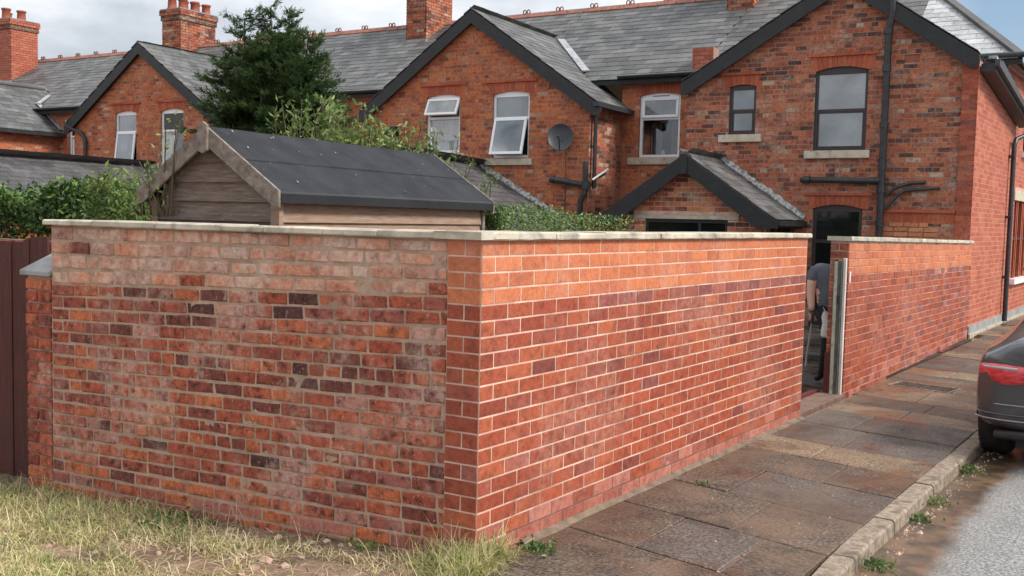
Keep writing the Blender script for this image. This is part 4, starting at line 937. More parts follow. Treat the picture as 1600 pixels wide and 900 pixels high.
# satellite dish of house 2
dish = empty('satellite_dish', TM @ Vector((-7.18, -.02, 3.26)), TR, 'grey oval satellite dish on the orange brick gable', 'satellite dish')
M['dish'] = noisy('dark_grey_dish', (.026, .028, .032), (.040, .043, .048), 5, .5, .1)
mb = MB(); n = 28; vs = []; fs = []; RB = Matrix.Rotation(R(22), 3, 'Z') @ Matrix.Rotation(R(-14), 3, 'X')
for ring, (r_, dd) in enumerate(((.001, .075), (.09, .067), (.18, .045), (.245, .012), (.262, .0), (.262, .015), (.245, .03), (.18, .062), (.001, .09))):
    for k in range(n): a = 2*math.pi*k/n; vs.append(Vector((0, -.26, 0)) + RB @ Vector((r_*math.cos(a)*.95, dd, r_*math.sin(a)*1.04)))
fs = [(i*n+k, i*n+(k+1) % n, (i+1)*n+(k+1) % n, (i+1)*n+k) for i in range(8) for k in range(n)]
mb.add(vs, fs, M['dish'], True); mb.build('reflector', dish)
mb = MB(); a_ = Vector((0, -.26, 0)) + RB @ Vector((0, .0, -.25)); b_ = Vector((0, -.26, 0)) + RB @ Vector((0, -.30, -.10)); mb.tube([a_, b_], .012, M['iron'], 6); mb.build('arm', dish)
mb = MB(); mb.tube([b_+Vector((0, -.03, -.01)), b_+RB @ Vector((0, .08, .03))], .030, M['dish'], 8); mb.build('receiver', dish)
mb = MB(); mb.tube([(0, -.20, -.05), (0, -.12, -.12), (0, .01, -.12)], .02, M['iron'], 6); mb.box(-.06, .06, -.005, .02, -.2, -.03, M['iron']); mb.tube([(0, -.02, -.2), (.01, -.01, -1.4)], .007, M['iron'], 5); mb.build('bracket', dish)

# ---- house 3: left half of the middle wing and the main wall behind the conifer
H3 = start('house with a white top-hung window and blind under the left half of the middle gable')
wa = (-10.47, -9.64, 3.02, 4.38); va = (-11.19, -11.02, 4.18, 4.30)
wl, rf_o, xo, zf_ = gable_half(H3, -9.33, -1, 2.58, M['house2'], [wa, va], maxb=290, slates=0)
arch(H3, -10.47, -9.64, 4.21, .06, 4.38, 0, M['rub']); window(H3, -10.47, -9.64, 3.02, 4.21, .06, 0, 'topopen', 0); stone_sill(H3, -10.6, -9.5, 3.0, 0, .08)
mb = MB(); mb.box(-11.19, -11.02, .02, .09, 4.18, 4.30, M['pot']); mb.build('air_brick', H3)
side_wall(H3, -11.90, .0, YM, 4.0, -1, M['house2'])
recess(H3, -14.0, -11.88, [], M['house2']); main_roof(H3, -14.0, -9.33, [-9.33], slates=260)
mb = MB(); mb.box(-11.55, -11.43, -.12, -.0, 2.85, 3.55, M['iron']); mb.box(-11.40, -11.17, -.16, -.0, 3.12, 3.32, M['iron']); mb.box(-11.37, -11.19, -.12, .0, 3.40, 3.58, M['iron']); mb.box(-11.40, -11.17, -.12, 0, 2.85, 3.06, M['iron']); mb.build('flue_box', H3)
chimney(H3, -14.0, -13.38, 4.05, 5.25, 6.1, 8.3, 4)
mb = MB(); mb.box(-12.0, -11.92, -.01, .10, 3.85, 4.05, M['iron']); mb.build('barge_end', H3)
done(H3, -11.6)

# ---- house 4 (mostly behind the conifer) and house 5
H4 = start('house whose roof and right gable half show behind the dark conifer')
w4 = (-18.48, -17.68, 2.88, 4.36); v4 = (-17.15, -16.98, 4.18, 4.30)
gable_half(H4, -19.15, 1, 2.62, M['house2'], [w4, v4], maxb=0, slates=150)
arch(H4, -18.48, -17.68, 4.20, .06, 4.36, 0, M['rub']); window(H4, -18.48, -17.68, 2.88, 4.20, .06, 0, 'fixed', 0); stone_sill(H4, -18.6, -17.55, 2.87, 0)
mb = MB(); mb.box(-17.15, -16.98, .02, .09, 4.18, 4.30, M['pot']); mb.build('air_brick', H4)
side_wall(H4, -16.52, .0, YM, 4.05, 1, M['house2']); recess(H4, -16.55, -14.0, [], M['house2'])
main_roof(H4, -19.15, -14.0, [-19.15], slates=200); done(H4, -16.6)
H5 = start('leftmost full gable half with a tilted white casement and a bent black rainwater pipe')
w5 = (-20.16, -19.37, 2.88, 4.36); v5 = (-20.88, -20.71, 4.18, 4.30)
gable_half(H5, -19.15, -1, 2.62, M['house2'], [w5, v5], maxb=0, slates=0)
arch(H5, -20.16, -19.37, 4.20, .06, 4.36, 0, M['rub']); window(H5, -20.16, -19.37, 2.88, 4.20, .06, 0, 'botopen', 0); stone_sill(H5, -20.3, -19.25, 2.87, 0)
mb = MB(); mb.box(-20.88, -20.71, .02, .09, 4.18, 4.30, M['pot']); mb.build('air_brick', H5)
mb = MB(); mb.tube([(-21.97, -.15, 4.0), (-21.92, -.12, 3.85), (-21.4, -.08, 3.68), (-21.27, -.07, 3.5), (-21.27, -.07, 2.4)], .05, M['iron']); mb.build('rainwater_pipe', H5)
side_wall(H5, -21.77, .0, YM, 4.0, -1, M['house2'])
w6 = (-23.95, -23.15, 2.9, 4.30)
recess(H5, -23.0, -21.75, [], M['house2']); main_roof(H5, -23.0, -19.15, [-19.15], slates=200)
chimney(H5, -23.3, -22.5, 4.2, 5.6, 6.1, 7.78, 6); done(H5, -21.0)
mb = MB()
# ---- house 6 at the far left, with its lower rear wing
H6 = start('farthest left house with a low slate-roofed wing and a tall chimney of many pots')
w6 = (-24.05, -23.25, 2.95, 4.30)
recess(H6, -33., -23.0, [w6], M['house2'])
window(H6, -24.05, -23.25, 2.95, 4.28, .03, YM, 'fixed', YM)
side_wall(H6, -24.45, -3.0, YM, 3.85, 1, M['house2'])
mb = MB(); mb.box(-28.4, -24.5, -3, -2.9, -.1, 3.8, M['house2']); mb.prism([(-28.4, 3.8), (-24.5, 3.8), (-26.45, 5.1)], -3, -2.9, M['house2']); mb.build('wing_end_wall', H6)
k6 = .66; x6 = -24.25; z6 = 3.84; c6 = 1/math.sqrt(1+k6*k6); mk = lambda u, t: Vector((x6-t*c6, u, z6+t*c6*k6))
mb = MB(); P = [(x6, -3.1, z6-.01), (x6-2.2, -3.1, z6+2.2*k6-.01), (x6-2.2, YM+(z6+2.2*k6-ZE)/KM, z6+2.2*k6-.01), (x6, YM, z6-.01)]; P2 = [(a, b, c-.07) for a, b, c in P]
mb.add(P+P2, [(0, 1, 2, 3), (7, 6, 5, 4), (0, 4, 5, 1), (1, 5, 6, 2), (2, 6, 7, 3), (3, 7, 4, 0)], M['under']); mb.add([(x6-2.2, -3.1, z6+2.2*k6), (x6-4.4, -3.1, z6), (x6-4.4, YM, z6), (x6-2.2, YM+1, z6+2.2*k6)], [(0, 1, 2, 3)], M['slate']); ro = mb.build('wing_roof', H6)
slope_slates(ro, mk, 2.2/c6, lambda t: [(-3.12, max(YM, YM+(z6+t*c6*k6-ZE)/KM))], .20, .27, M['slate'], 150)
mb = MB(); mb.beam((x6+.03, -3.1, z6-.05), (x6+.03, YM, z6-.05), .11, .1, M['iron']); mb.build('gutter', H6)
mb = MB(); mb.beam((x6-.05, YM-.05, z6+.12), (x6-.05-1.25, YM+.05, z6+.95), .12, .03, M['lead']); mb.beam((x6-1.2, YM, z6+.92), (x6-1.75, YM+.75, z6+1.27), .12, .03, M['lead']); mb.build('valley_lead', H6)
mb = MB(); mb.tube([(x6-2.2, -3.1, z6+2.2*k6+.03), (x6-2.2, YM+.9, z6+2.2*k6+.03)], .06, M['slate_dark'], 6); mb.build('ridge_capping', H6)
main_roof(H6, -36., -23.0, [], slates=240)
chimney(H6, -33.6, -29.9, 3.6, 4.6, 5.8, 7.95, 3, 'side')
for o in list(H6.children):
    if o.name.startswith('chimney'): 
        for k in range(6):
            mb = MB(); h = hr.choice([.3, .36, .42, .3]); mb.lathe([(.155, 0), (.165, .02), (.145, .05), (.13, h-.07), (.155, h-.055), (.16, h-.01), (.145, h), (.105, h), (.10, h-.2)], M['pot'], (-32.1+k*.38, 3.9+.3*(k % 2), 7.98)); mb.build('chimney_pot', o)
done(H6, -26.0)
far = empty('terraced_house', (2.6, 34, 0), 0, 'sliver of a far brick house and chimney at the right edge of the view', 'house')
mb = MB(); mb.box(-1.2, 6, 0, 8, -.1, 5.2, M['side']); mb.build('wall', far); mb = MB(); mb.prism([(-1.4, 5.2), (6.2, 5.2), (2.4, 6.6)], -.2, 8, M['slate']); mb.build('roof', far)
# ================================================================== PORCH AND OUTHOUSES
def gabled_out(label, name, cat, xc, hw, y0, zp, zf, z_l, walls, mat, slt, fillet_pts=True, y1=0., ridge_dz=0., maxs=200, over=.12):
    o = empty(name, TO, TR, label, cat); k = (zp-zf)/hw; c_ = 1/math.sqrt(1+k*k); tl = hw/c_
    for sd_ in (-1, 1):
        mk = lambda u, t: Vector((xc+sd_*(hw-t*c_), u, zf+t*c_*k+ridge_dz*(u-y1)/(y0-y1)*t/tl))
        mb = MB(); q = [mk(y0-over*0, 0), mk(y0, tl), mk(y1, tl), mk(y1, 0)]; P = [(v.x, v.y, v.z-.01) for v in q]; P2 = [(a, b, c-.06) for a, b, c in P]
        mb.add(P+P2, [(0, 1, 2, 3), (7, 6, 5, 4), (0, 4, 5, 1), (1, 5, 6, 2), (2, 6, 7, 3), (3, 7, 4, 0)], M['under']); ro = mb.build('roof', o)
        slope_slates(ro, mk, tl, lambda t: [(y0, y1)], .19, .25, M[slt], maxs if sd_ > 0 else 0)
        if sd_ > 0:
            mb = MB(); P = []; n = 30
            for j in range(n+1):
                t = tl*j/n; v = mk(y1, t); wj = hr.uniform(.005, .03)+.02*(j % 3 == 0); P += [(v.x, y1-.008, v.z+.02), (v.x+.01, y1-.03-wj, v.z+.025), (v.x+.03, y1-.02, v.z+.05+wj), (v.x+.03, y1-.004, v.z+.09+wj)]
            mb.add(P, [(j*4+a, j*4+a+1, j*4+a+5, j*4+a+4) for j in range(n) for a in range(3)], M['fillet']); mb.build('cement_fillet', o)
    n = max(2, int((y1-y0)/.30))
    for j in range(n):
        ya, yb_ = y0+(y1-y0)*j/n, y0+(y1-y0)*(j+1)/n; za = zp+ridge_dz*(1-j/n)+.03
        mb = MB(); mb.prism([(xc-.12, za-.085), (xc, za-.01), (xc+.12, za-.085), (xc+.10, za-.045), (xc, za+.03), (xc-.10, za-.045)], ya+.004, yb_-.004, M['slate_dark']); mb.build('ridge_tile', o)
    return o, k
po, kp_ = gabled_out('small brick porch with heavy black bargeboards against the end house', 'brick_porch', 'porch', -4.14, 1.52, -1.72, 2.80, 1.76, 0, None, 'house', 'slate', maxs=120)
ph = (-4.87, -3.44, .4, 1.745); lint = (-5.08, -3.26, 1.745, 1.815)
mb = MB(); wall_solid(mb, (-5.42, -4.14, -2.84), lambda x: 2.72-kp_*abs(x+4.14), -.1, [(-4.87, -3.44, .4, 1.815)], -1.55, -1.45, M['mortar_red']); wl = mb.build('wall', po)
specs = []
for a, b, za, zb, r_ in rows(.3, 2.8, .079, .232, .009, lambda z: (max(-5.42, -4.14-(2.70-z)/kp_), min(-2.84, -4.14+(2.70-z)/kp_)), [ph, lint], phase=.05, rnd=hr):
    specs.append((((a+b)/2, -1.55+.0105, (za+zb)/2), (b-a, .03, zb-za), None, 'red_s' if b-a > .15 else 'red_h', M['house'] if hr.random() < .8 else M['infill']))
pieces(wl, 'brick', specs, 200, 'brickwork')
mb = MB(); mb.box(-5.08, -3.26, -1.57, -1.47, 1.748, 1.812, M['sill']); mb.build('lintel', po, bevel=.004)
mb = MB(); mb.box(-4.87, -3.44, -1.52, -1.47, 1.69, 1.745, M['black']); mb.box(-4.87, -4.82, -1.52, -1.47, .4, 1.69, M['black']); mb.box(-3.49, -3.44, -1.52, -1.47, .4, 1.69, M['black']); mb.box(-3.95, -3.90, -1.52, -1.47, .4, 1.69, M['black']); wf = mb.build('window', po)
mb = MB(); mb.box(-4.83, -3.48, -1.50, -1.49, .4, 1.70, M['glass_dk']); mb.build('pane', wf)
for sd_ in (-1, 1):
    mb = MB(); A_ = (-4.14+.004*sd_, 2.80); B_ = (-4.14+sd_*1.56, 2.80-kp_*1.56); mb.prism([A_, B_, (B_[0], B_[1]-.10), (B_[0]-sd_*.30, B_[1]-.12), (A_[0], A_[1]-.27)], -1.78, -1.735, M['black']); mb.build('barge_board', po)
mb = MB(); mb.box(-4.20, -4.08, -1.80, -1.782, 2.48, 2.80, M['black']); mb.build('apex_block', po)
mb = MB(); mb.box(-2.9, -2.84, -1.45, 0, -.1, 1.2, M['house']); 
for yy in (-1.45, -1.0, -.55, -.08): mb.box(-2.90, -2.84, yy, yy+.07, 1.2, 1.72, M['brown'])
mb.box(-2.88, -2.87, -1.4, -.08, 1.2, 1.72, M['glass_dk']); mb.box(-5.42, -5.3, -1.45, 0, -.1, 1.72, M['house']); mb.build('side_screen', po)
mb = MB(); mb.beam((-2.60, -1.74, 1.715), (-2.60, -.02, 1.715), .10, .09, M['black']); mb.beam((-2.70, -1.7, 1.66), (-2.70, -.02, 1.66), .12, .05, M['black']); mb.build('gutter', po)
done(po, -4.14)
oh, k2_ = gabled_out('low slate-roofed outhouse behind the shed, joined to the middle gable', 'outhouse', 'outhouse', -9.17, 2.35, -3.3, 2.72, 1.42, 0, None, 'house2', 'slate_dark', ridge_dz=.12, maxs=220)
mb = MB(); mb.box(-11.3, -7.05, -3.2, -.02, -.1, 1.45, M['house2']); mb.prism([(-11.3, 1.45), (-7.05, 1.45), (-9.17, 2.62)], -3.2, -3.1, M['house2']); mb.build('wall', oh); done(oh, -9.17)
oh, k2_ = gabled_out('low slate-roofed outhouse at the left, showing above the hedge', 'outhouse', 'outhouse', -18.9, 2.5, -5.2, 2.77, 1.4, 0, None, 'house2', 'slate_dark', ridge_dz=.02, maxs=220)
mb = MB(); mb.box(-21.2, -16.6, -5.1, -.02, -.1, 1.42, M['house2']); mb.build('wall', oh)
mb = MB(); mb.beam((-18.9, -.08, 2.83), (-18.0, -.08, 2.35), .1, .14, M['lead']); mb.build('flashing', oh); done(oh, -18.9)

# ================================================================== SHED
sh = empty('garden_shed', (-2.35, .28, 0), R(7.3), 'timber shed with charcoal felt roof and silvered bargeboards behind the old wall', 'shed')
SHW, SL, SE, SA = .535, 2.62, 1.80, 2.20; ks = .675
mb = MB(); mb.box(-SHW+.02, SHW-.02, .03, SL-.05, -.05, SE-.02, M['shedside']); mb.prism([(-SHW+.02, SE-.02), (SHW-.02, SE-.02), (0, SA-.06)], .03, SL-.05, M['shedside']); mb.build('frame', sh)
z = .05; k = 0
while z < SA-.05:
    zt_ = min(z+.122, SA-.03); hw_ = lambda zz: SHW-.02 if zz < SE-.02 else max(0.01, (SA-.04-zz)/ks)
    mb = MB(); a, b = min(hw_(z), SHW-.05), min(hw_(zt_), SHW-.05)
    mb.add([(-a, .0, z), (a, .0, z), (b, .018, zt_), (-b, .018, zt_), (-a, .03, z), (a, .03, z), (b, .03, zt_), (-b, .03, zt_)], [(0, 1, 2, 3), (0, 4, 5, 1), (1, 5, 6, 2), (2, 6, 7, 3), (3, 7, 4, 0), (5, 4, 7, 6)], M['shedwood'])
    mb.build('cladding_board', sh)
    if zt_ < SE+.02:
        mb = MB(); mb.add([(SHW, .03, z), (SHW, SL-.08, z), (SHW-.018, SL-.08, zt_), (SHW-.018, .03, zt_), (SHW-.03, .03, z), (SHW-.03, SL-.08, z), (SHW-.03, SL-.08, zt_), (SHW-.03, .03, zt_)], [(0, 1, 2, 3), (4, 5, 1, 0), (1, 5, 6, 2), (2, 6, 7, 3), (3, 7, 4, 0)], M['shedside']); mb.build('cladding_board', sh)
    z += .122
mb = MB(); mb.box(SHW-.055, SHW+.012, -.006, .034, 0, SE-.02, M['shedside']); mb.build('corner_batten', sh); mb = MB(); mb.box(-SHW-.0, -SHW+.055, -.006, .034, 0, SE-.02, M['shedside']); mb.build('corner_batten', sh)
mb = MB(); mb.box(SHW-.05, SHW+.012, SL-.08, SL-.04, 0, SE-.02, M['barge']); mb.build('corner_batten', sh)
for sd_ in (-1, 1):
    hw2 = SHW+.055; zz = SA+.02; mk = lambda u, t: (sd_*u, t, zz-ks*u)
    for i_, (ua, ub) in enumerate(((0, hw2*.52), (hw2*.50, hw2))):     # two laps of felt
        up_ = .008 if i_ == 0 else 0; n = 16; P = []
        for j in range(n+1):
            y = -.055+(SL+.06)*j/n; w_ = .004*mnoise.noise((y*4, sd_*3, i_))+.002*mnoise.noise((y*13, sd_*3, i_)); P += [(sd_*ua, y, zz-ks*ua+up_+w_), (sd_*(ua+ub)/2, y, zz-ks*(ua+ub)/2+up_+w_*1.5), (sd_*ub, y, zz-ks*ub+up_+w_), (sd_*ub, y, zz-ks*ub-.016)]
        mb = MB(); mb.add(P, [(j*4+a, j*4+a+1, j*4+a+5, j*4+a+4) for j in range(n) for a in range(3)], M['felt'])
        mb.build('felt_sheet', sh)
    mb = MB(); ue = hw2; mb.prism([(sd_*ue, zz-ks*ue+.004), (sd_*(ue+.012), zz-ks*ue-.01), (sd_*(ue+.010), zz-ks*ue-.068), (sd_*(ue-.004), zz-ks*ue-.068), (sd_*(ue-.03), zz-ks*ue)], -.05, SL+.008, M['felt_edge']); mb.build('drip_edge', sh)
    for yy in (-.075, SL+.002):
        mb = MB(); h_ = .095; mb.prism([(sd_*.001, zz+.012), (sd_*(hw2+.01), zz+.012-ks*(hw2+.01)), (sd_*(hw2+.01), zz-h_*.9-ks*(hw2+.01)), (sd_*(hw2-.04), zz-h_*1.15-ks*(hw2-.04)), (sd_*.001, zz-h_*1.12)], yy, yy+.02, M['barge']); mb.build('barge_board', sh)
mb = MB(); mb.prism([(-.038, SA-.125), (0, SA-.145), (.038, SA-.125), (.038, SA+.03), (0, SA+.055), (-.038, SA+.03)], -.097, -.076, M['barge']); mb.build('finial_block', sh)
mb = MB(); mb.prism([(-SHW-.02, SE-.05), (SHW+.02, SE-.05), (0, SA-.03)], .002-.02+.02, .028, M['shedwood']); 
g = random.Random(44); zr = SA+.025
mb = MB()
for k in range(34):
    u_ = abs(g.gauss(.05, .2)) if g.random() < .6 else g.uniform(0, .55); y = g.uniform(0, SL)
    if u_ > .56: continue
    z_ = zr-ks*u_+.006+(.008 if u_ < .30 else 0); r_ = g.uniform(.004, .011); a = g.random()*6
    mb.add([(u_+r_*math.cos(a+j*1.57)*(1 if j % 2 else .5), y+r_*math.sin(a+j*1.57)*(1 if j % 2 else .5), z_-ks*r_*math.cos(a+j*1.57)*(1 if j % 2 else .5)+.001*j) for j in range(4)], [(0, 1, 2, 3)], M['litter'])
mb.build('leaf_litter', sh)['kind'] = 'stuff'
# torn strip lying on the roof
mb = MB(); mb.beam((.06, .12, SA-.02), (.17, .20, SA-.107), .006, .004, M['upvc']); mb.build('loose_strip', sh)

# ================================================================== FENCE at the left
fn = empty('timber_fence', TM.inverted() @ Vector((0, 0, 0)) if 0 else (0, 0, 0), R(4.8), 'dark brown fence panel with curved top beside the low brick pier', 'fence')
x = -3.60; i = 0
while x > -7.2:
    px = (-(x)-3.60) % 1.8; xm = x-.05
    ctr = -3.66 if x > -3.97 else -4.9
    zt = lambda xx: (1.495-1.05*max(0, abs(xx+3.66)-.05)**2*1.3 if xx > -3.90 else 1.455)
    if x > -3.61: pass
    mb = MB(); a, b = x-.098, x-.002; mb.prism([(a, -.5), (b, -.5), (b, zt(b)), ((a+b)/2, zt((a+b)/2)), (a, zt(a))], .205+.006*(i % 2), .225+.006*(i % 2), M['fence']); mb.build('board', fn); x -= .1; i += 1
for b, zz in ((-3.502, 1.475), (-3.402, 1.44), (-3.302, 1.39)):
    mb = MB(); zt2 = lambda xx: 1.495-1.15*max(0, xx+3.62)**2*1.0
    mb.prism([(b-.098, -.5), (b-.002, -.5), (b-.002, zt2(b-.002)), (b-.098, zt2(b-.098))], .275, .295, M['fence']); mb.build('board', fn)
mb = MB()
pts = [(xx, zt2(xx)+.006) for xx in np.linspace(-3.62, -3.29, 7)]
for (a, za), (b, zb) in zip(pts, pts[1:]): mb.beam((a, .285, za), (b, .285, zb), .03, .012, M['barge'])
mb.build('capping_strip', fn)
mb = MB(); mb.box(-7.2, -3.62, .24, .28, .2, .28, M['fence']); mb.box(-7.2, -3.62, .24, .28, 1.05, 1.13, M['fence']); mb.build('rail', fn)
lb = empty('garden_wall', (0, 0, 0), R(4.8), 'low mossy brick wall seen over the top of the brown fence', 'wall'); 
mb = MB(); mb.box(-7.5, -3.3, .9, 1.05, -.2, 1.43, M['mortar_low']); c_o = mb.build('core', lb); specs = []
for a, b, za, zb, r_ in rows(.96, 1.43, .079, .235, .012, lambda z: (-7.4, -3.3)): specs.append((((a+b)/2, .903, (za+zb)/2), (b-a, .03, zb-za), None, 'old_s' if b-a > .15 else 'old_h', M['old']))
pieces(lb, 'brick', specs, 60, 'brickwork')

# ================================================================== VEGETATION
def leaf_cloud(P, size, squash=1., elong=2.0, up=.0, seed=0):
    """one folded leaf (two triangles) at each point"""
    g = np.random.default_rng(seed); n = len(P)
    d = g.normal(size=(n, 3)); d[:, 2] = d[:, 2]*squash + up; d /= np.linalg.norm(d, axis=1)[:, None]
    s_ = np.cross(d, g.normal(size=(n, 3))); s_ /= np.linalg.norm(s_, axis=1)[:, None]; nn = np.cross(d, s_)
    L = (size*g.uniform(.6, 1.35, n))[:, None]; W_ = L/elong
    a = P; b = P+d*L; c = P+d*L*.45+s_*W_*.5+nn*W_*.12; e = P+d*L*.45-s_*W_*.5+nn*W_*.12
    V = np.stack([a, c, b, e], 1).reshape(-1, 3); i = np.arange(n)[:, None]*4
    return V, np.concatenate([i+np.array([[0, 1, 2]]), i+np.array([[0, 2, 3]])], 1).reshape(-1, 3)
def blob_points(n, box, seed, scale=1.6, thr=.0, shell=.35, shape=None, amp=1.):
    """points filling a lumpy hedge-like volume, denser towards the skin"""
    g = np.random.default_rng(seed); out = []
    (x0, x1), (y0, y1), (z0, z1) = box
    while len(out) < n:
        x, y = g.uniform(x0, x1), g.uniform(y0, y1)
        ht = z1 + amp*.16*mnoise.noise((x*1.3+seed, y*1.3, 0)) + amp*.07*mnoise.noise((x*4.5, y*4.5, seed)) + (shape(x, y) if shape else 0)
        z = ht - abs(g.normal(0, .22)) if g.random() < .5 else g.uniform(z0, ht)
        if z < z0: continue
        if mnoise.noise((x*scale*2, y*scale*2, z*scale*2)) < thr-.25: continue
        fy = (.12*mnoise.noise((x*2, z*2, seed+4)))
        if g.random() < .55: y = y0 + abs(g.normal(0, .10)) + fy
        out.append((x, y, z))
    return np.array(out)
def plant(name, label, cat, P, size, mat, stems=None, loc=None, elong=2.0, up=.2, seed=1, part='foliage', group=None):
    c = P.mean(0); base = Vector((c[0], c[1], 0)) if loc is None else Vector(loc)
    o = empty(name, base, 0, label, cat, group); V, Fc = leaf_cloud(P-np.array(base), size, up=up, elong=elong, seed=seed)
    link(part, np_mesh(part, V, Fc, [mat]), o); 
    if stems:
        mb = MB()
        for pts, r_ in stems: mb.tube([Vector(p)-base for p in pts], r_, M['bark'], 5)
        mb.build('stems', o)
    return o
# hedge at the left, behind the fence and the old wall
def hedge(name, label, box, n, size, mat, seed, rot=0., org=(0, 0), shape=None, cat='hedge', thr=0., core=True, elong=1.7):
    P = blob_points(n, box, seed, thr=thr, shape=shape, amp=.3 if name == 'clipped_hedge' else 1.); ca_, sa_ = math.cos(rot), math.sin(rot)
    Q = np.stack([org[0]+P[:, 0]*ca_-P[:, 1]*sa_, org[1]+P[:, 0]*sa_+P[:, 1]*ca_, P[:, 2]], 1)
    st_ = []; g = random.Random(seed)
    for k in range(int((box[0][1]-box[0][0])*4)):
        x = g.uniform(*box[0]); y = g.uniform(box[1][0]+.1, box[1][1]); f = lambda a, b, c: (org[0]+a*ca_-b*sa_, org[1]+a*sa_+b*ca_, c)
        st_.append(([f(x, y, -.1), f(x+g.uniform(-.1, .1), y, box[2][1]*.5), f(x+g.uniform(-.3, .3), y+g.uniform(-.1, .1), box[2][1]*.92)], [.025, .018, .008]))
    return plant(name, label, cat, Q, size, mat, st_, seed=seed, elong=elong)
hedge('leafy_hedge', 'tall untrimmed dark green hedge behind the brown fence at the left', ((-5.2, 1.25), (0, .9), (.9, 1.96)), 30000, .052, M['hedge'], 3, R(14), (-4.45, 1.10), shape=lambda x, y: -.07+.02*x)
hedge('clipped_hedge', 'low clipped green hedge behind the right wall beside the porch', ((-.1, 1.0), (-1.2, 1.35), (.6, 1.70)), 21000, .030, M['privet'], 8, R(0), (-3.05, 4.2), shape=lambda x, y: .10-.045*(y+.3) if y > -.3 else .10)
hedge('lime_shrub', 'bright green shoots growing up against the left end of the shed', ((-.70, .50), (0, .45), (1.1, 1.76)), 5200, .050, M['lime'], 12, R(10), (-3.30, .55), shape=lambda x, y: -.05+.12*math.sin(x*9)-.12*x, cat='shrub', elong=2.4)
def shoots(name, label, org, rot, xs, zt, n, seed, spread=.25, mat='lime', leaf=.06, per=34, zb=1.4, cat='shrub', group=None):
    g = random.Random(seed); P = []; st_ = []; ca_, sa_ = math.cos(rot), math.sin(rot)
    for k in range(n):
        x = xs[0]+(xs[1]-xs[0])*(k+g.random())/n; y = g.uniform(-spread, spread); h = zt(x)+g.uniform(-.22, .16); lx, ly = g.uniform(-.18, .18), g.uniform(-.12, .12)
        f = lambda a, b, c: (org[0]+a*ca_-b*sa_, org[1]+a*sa_+b*ca_, c); pts = [f(x, y, zb), f(x+lx*.4, y+ly*.4, (zb+h)/2), f(x+lx, y+ly, h)]; st_.append((pts, [.008, .006, .003]))
        for j in range(per):
            t = g.random()**.7; q = Vector(pts[0]).lerp(Vector(pts[1]), t*2) if t < .5 else Vector(pts[1]).lerp(Vector(pts[2]), t*2-1)
            P.append(q+Vector((g.gauss(0, .035), g.gauss(0, .035), g.gauss(0, .02))))
    return plant(name, label, cat, np.array(P), leaf, M[mat], st_, seed=seed, elong=2.6, up=.5, group=group)
shoots('climbing_shrub', 'light green leafy shoots along the top of the shed roof below the conifer', (-2.95, 1.95), R(97), (-.35, 1.35), lambda x: 2.50-.20*x+.08*math.sin(x*7), 120, 5, .25, per=60)
shoots('climber', 'thin climber with whitish flowers on the left bargeboard of the shed', (-3.05, .22), R(-5), (.02, .42), lambda x: 1.86+.75*x, 16, 9, .05, leaf=.035, per=18, zb=1.66, cat='climber')
shoots('lime_sapling', 'sparse yellow-green sapling beside the flue box behind the shed ridge', (-4.2, 4.6), R(40), (-.2, .7), lambda x: 2.62-.75*x, 14, 14, .2, per=30, zb=1.8, leaf=.05)
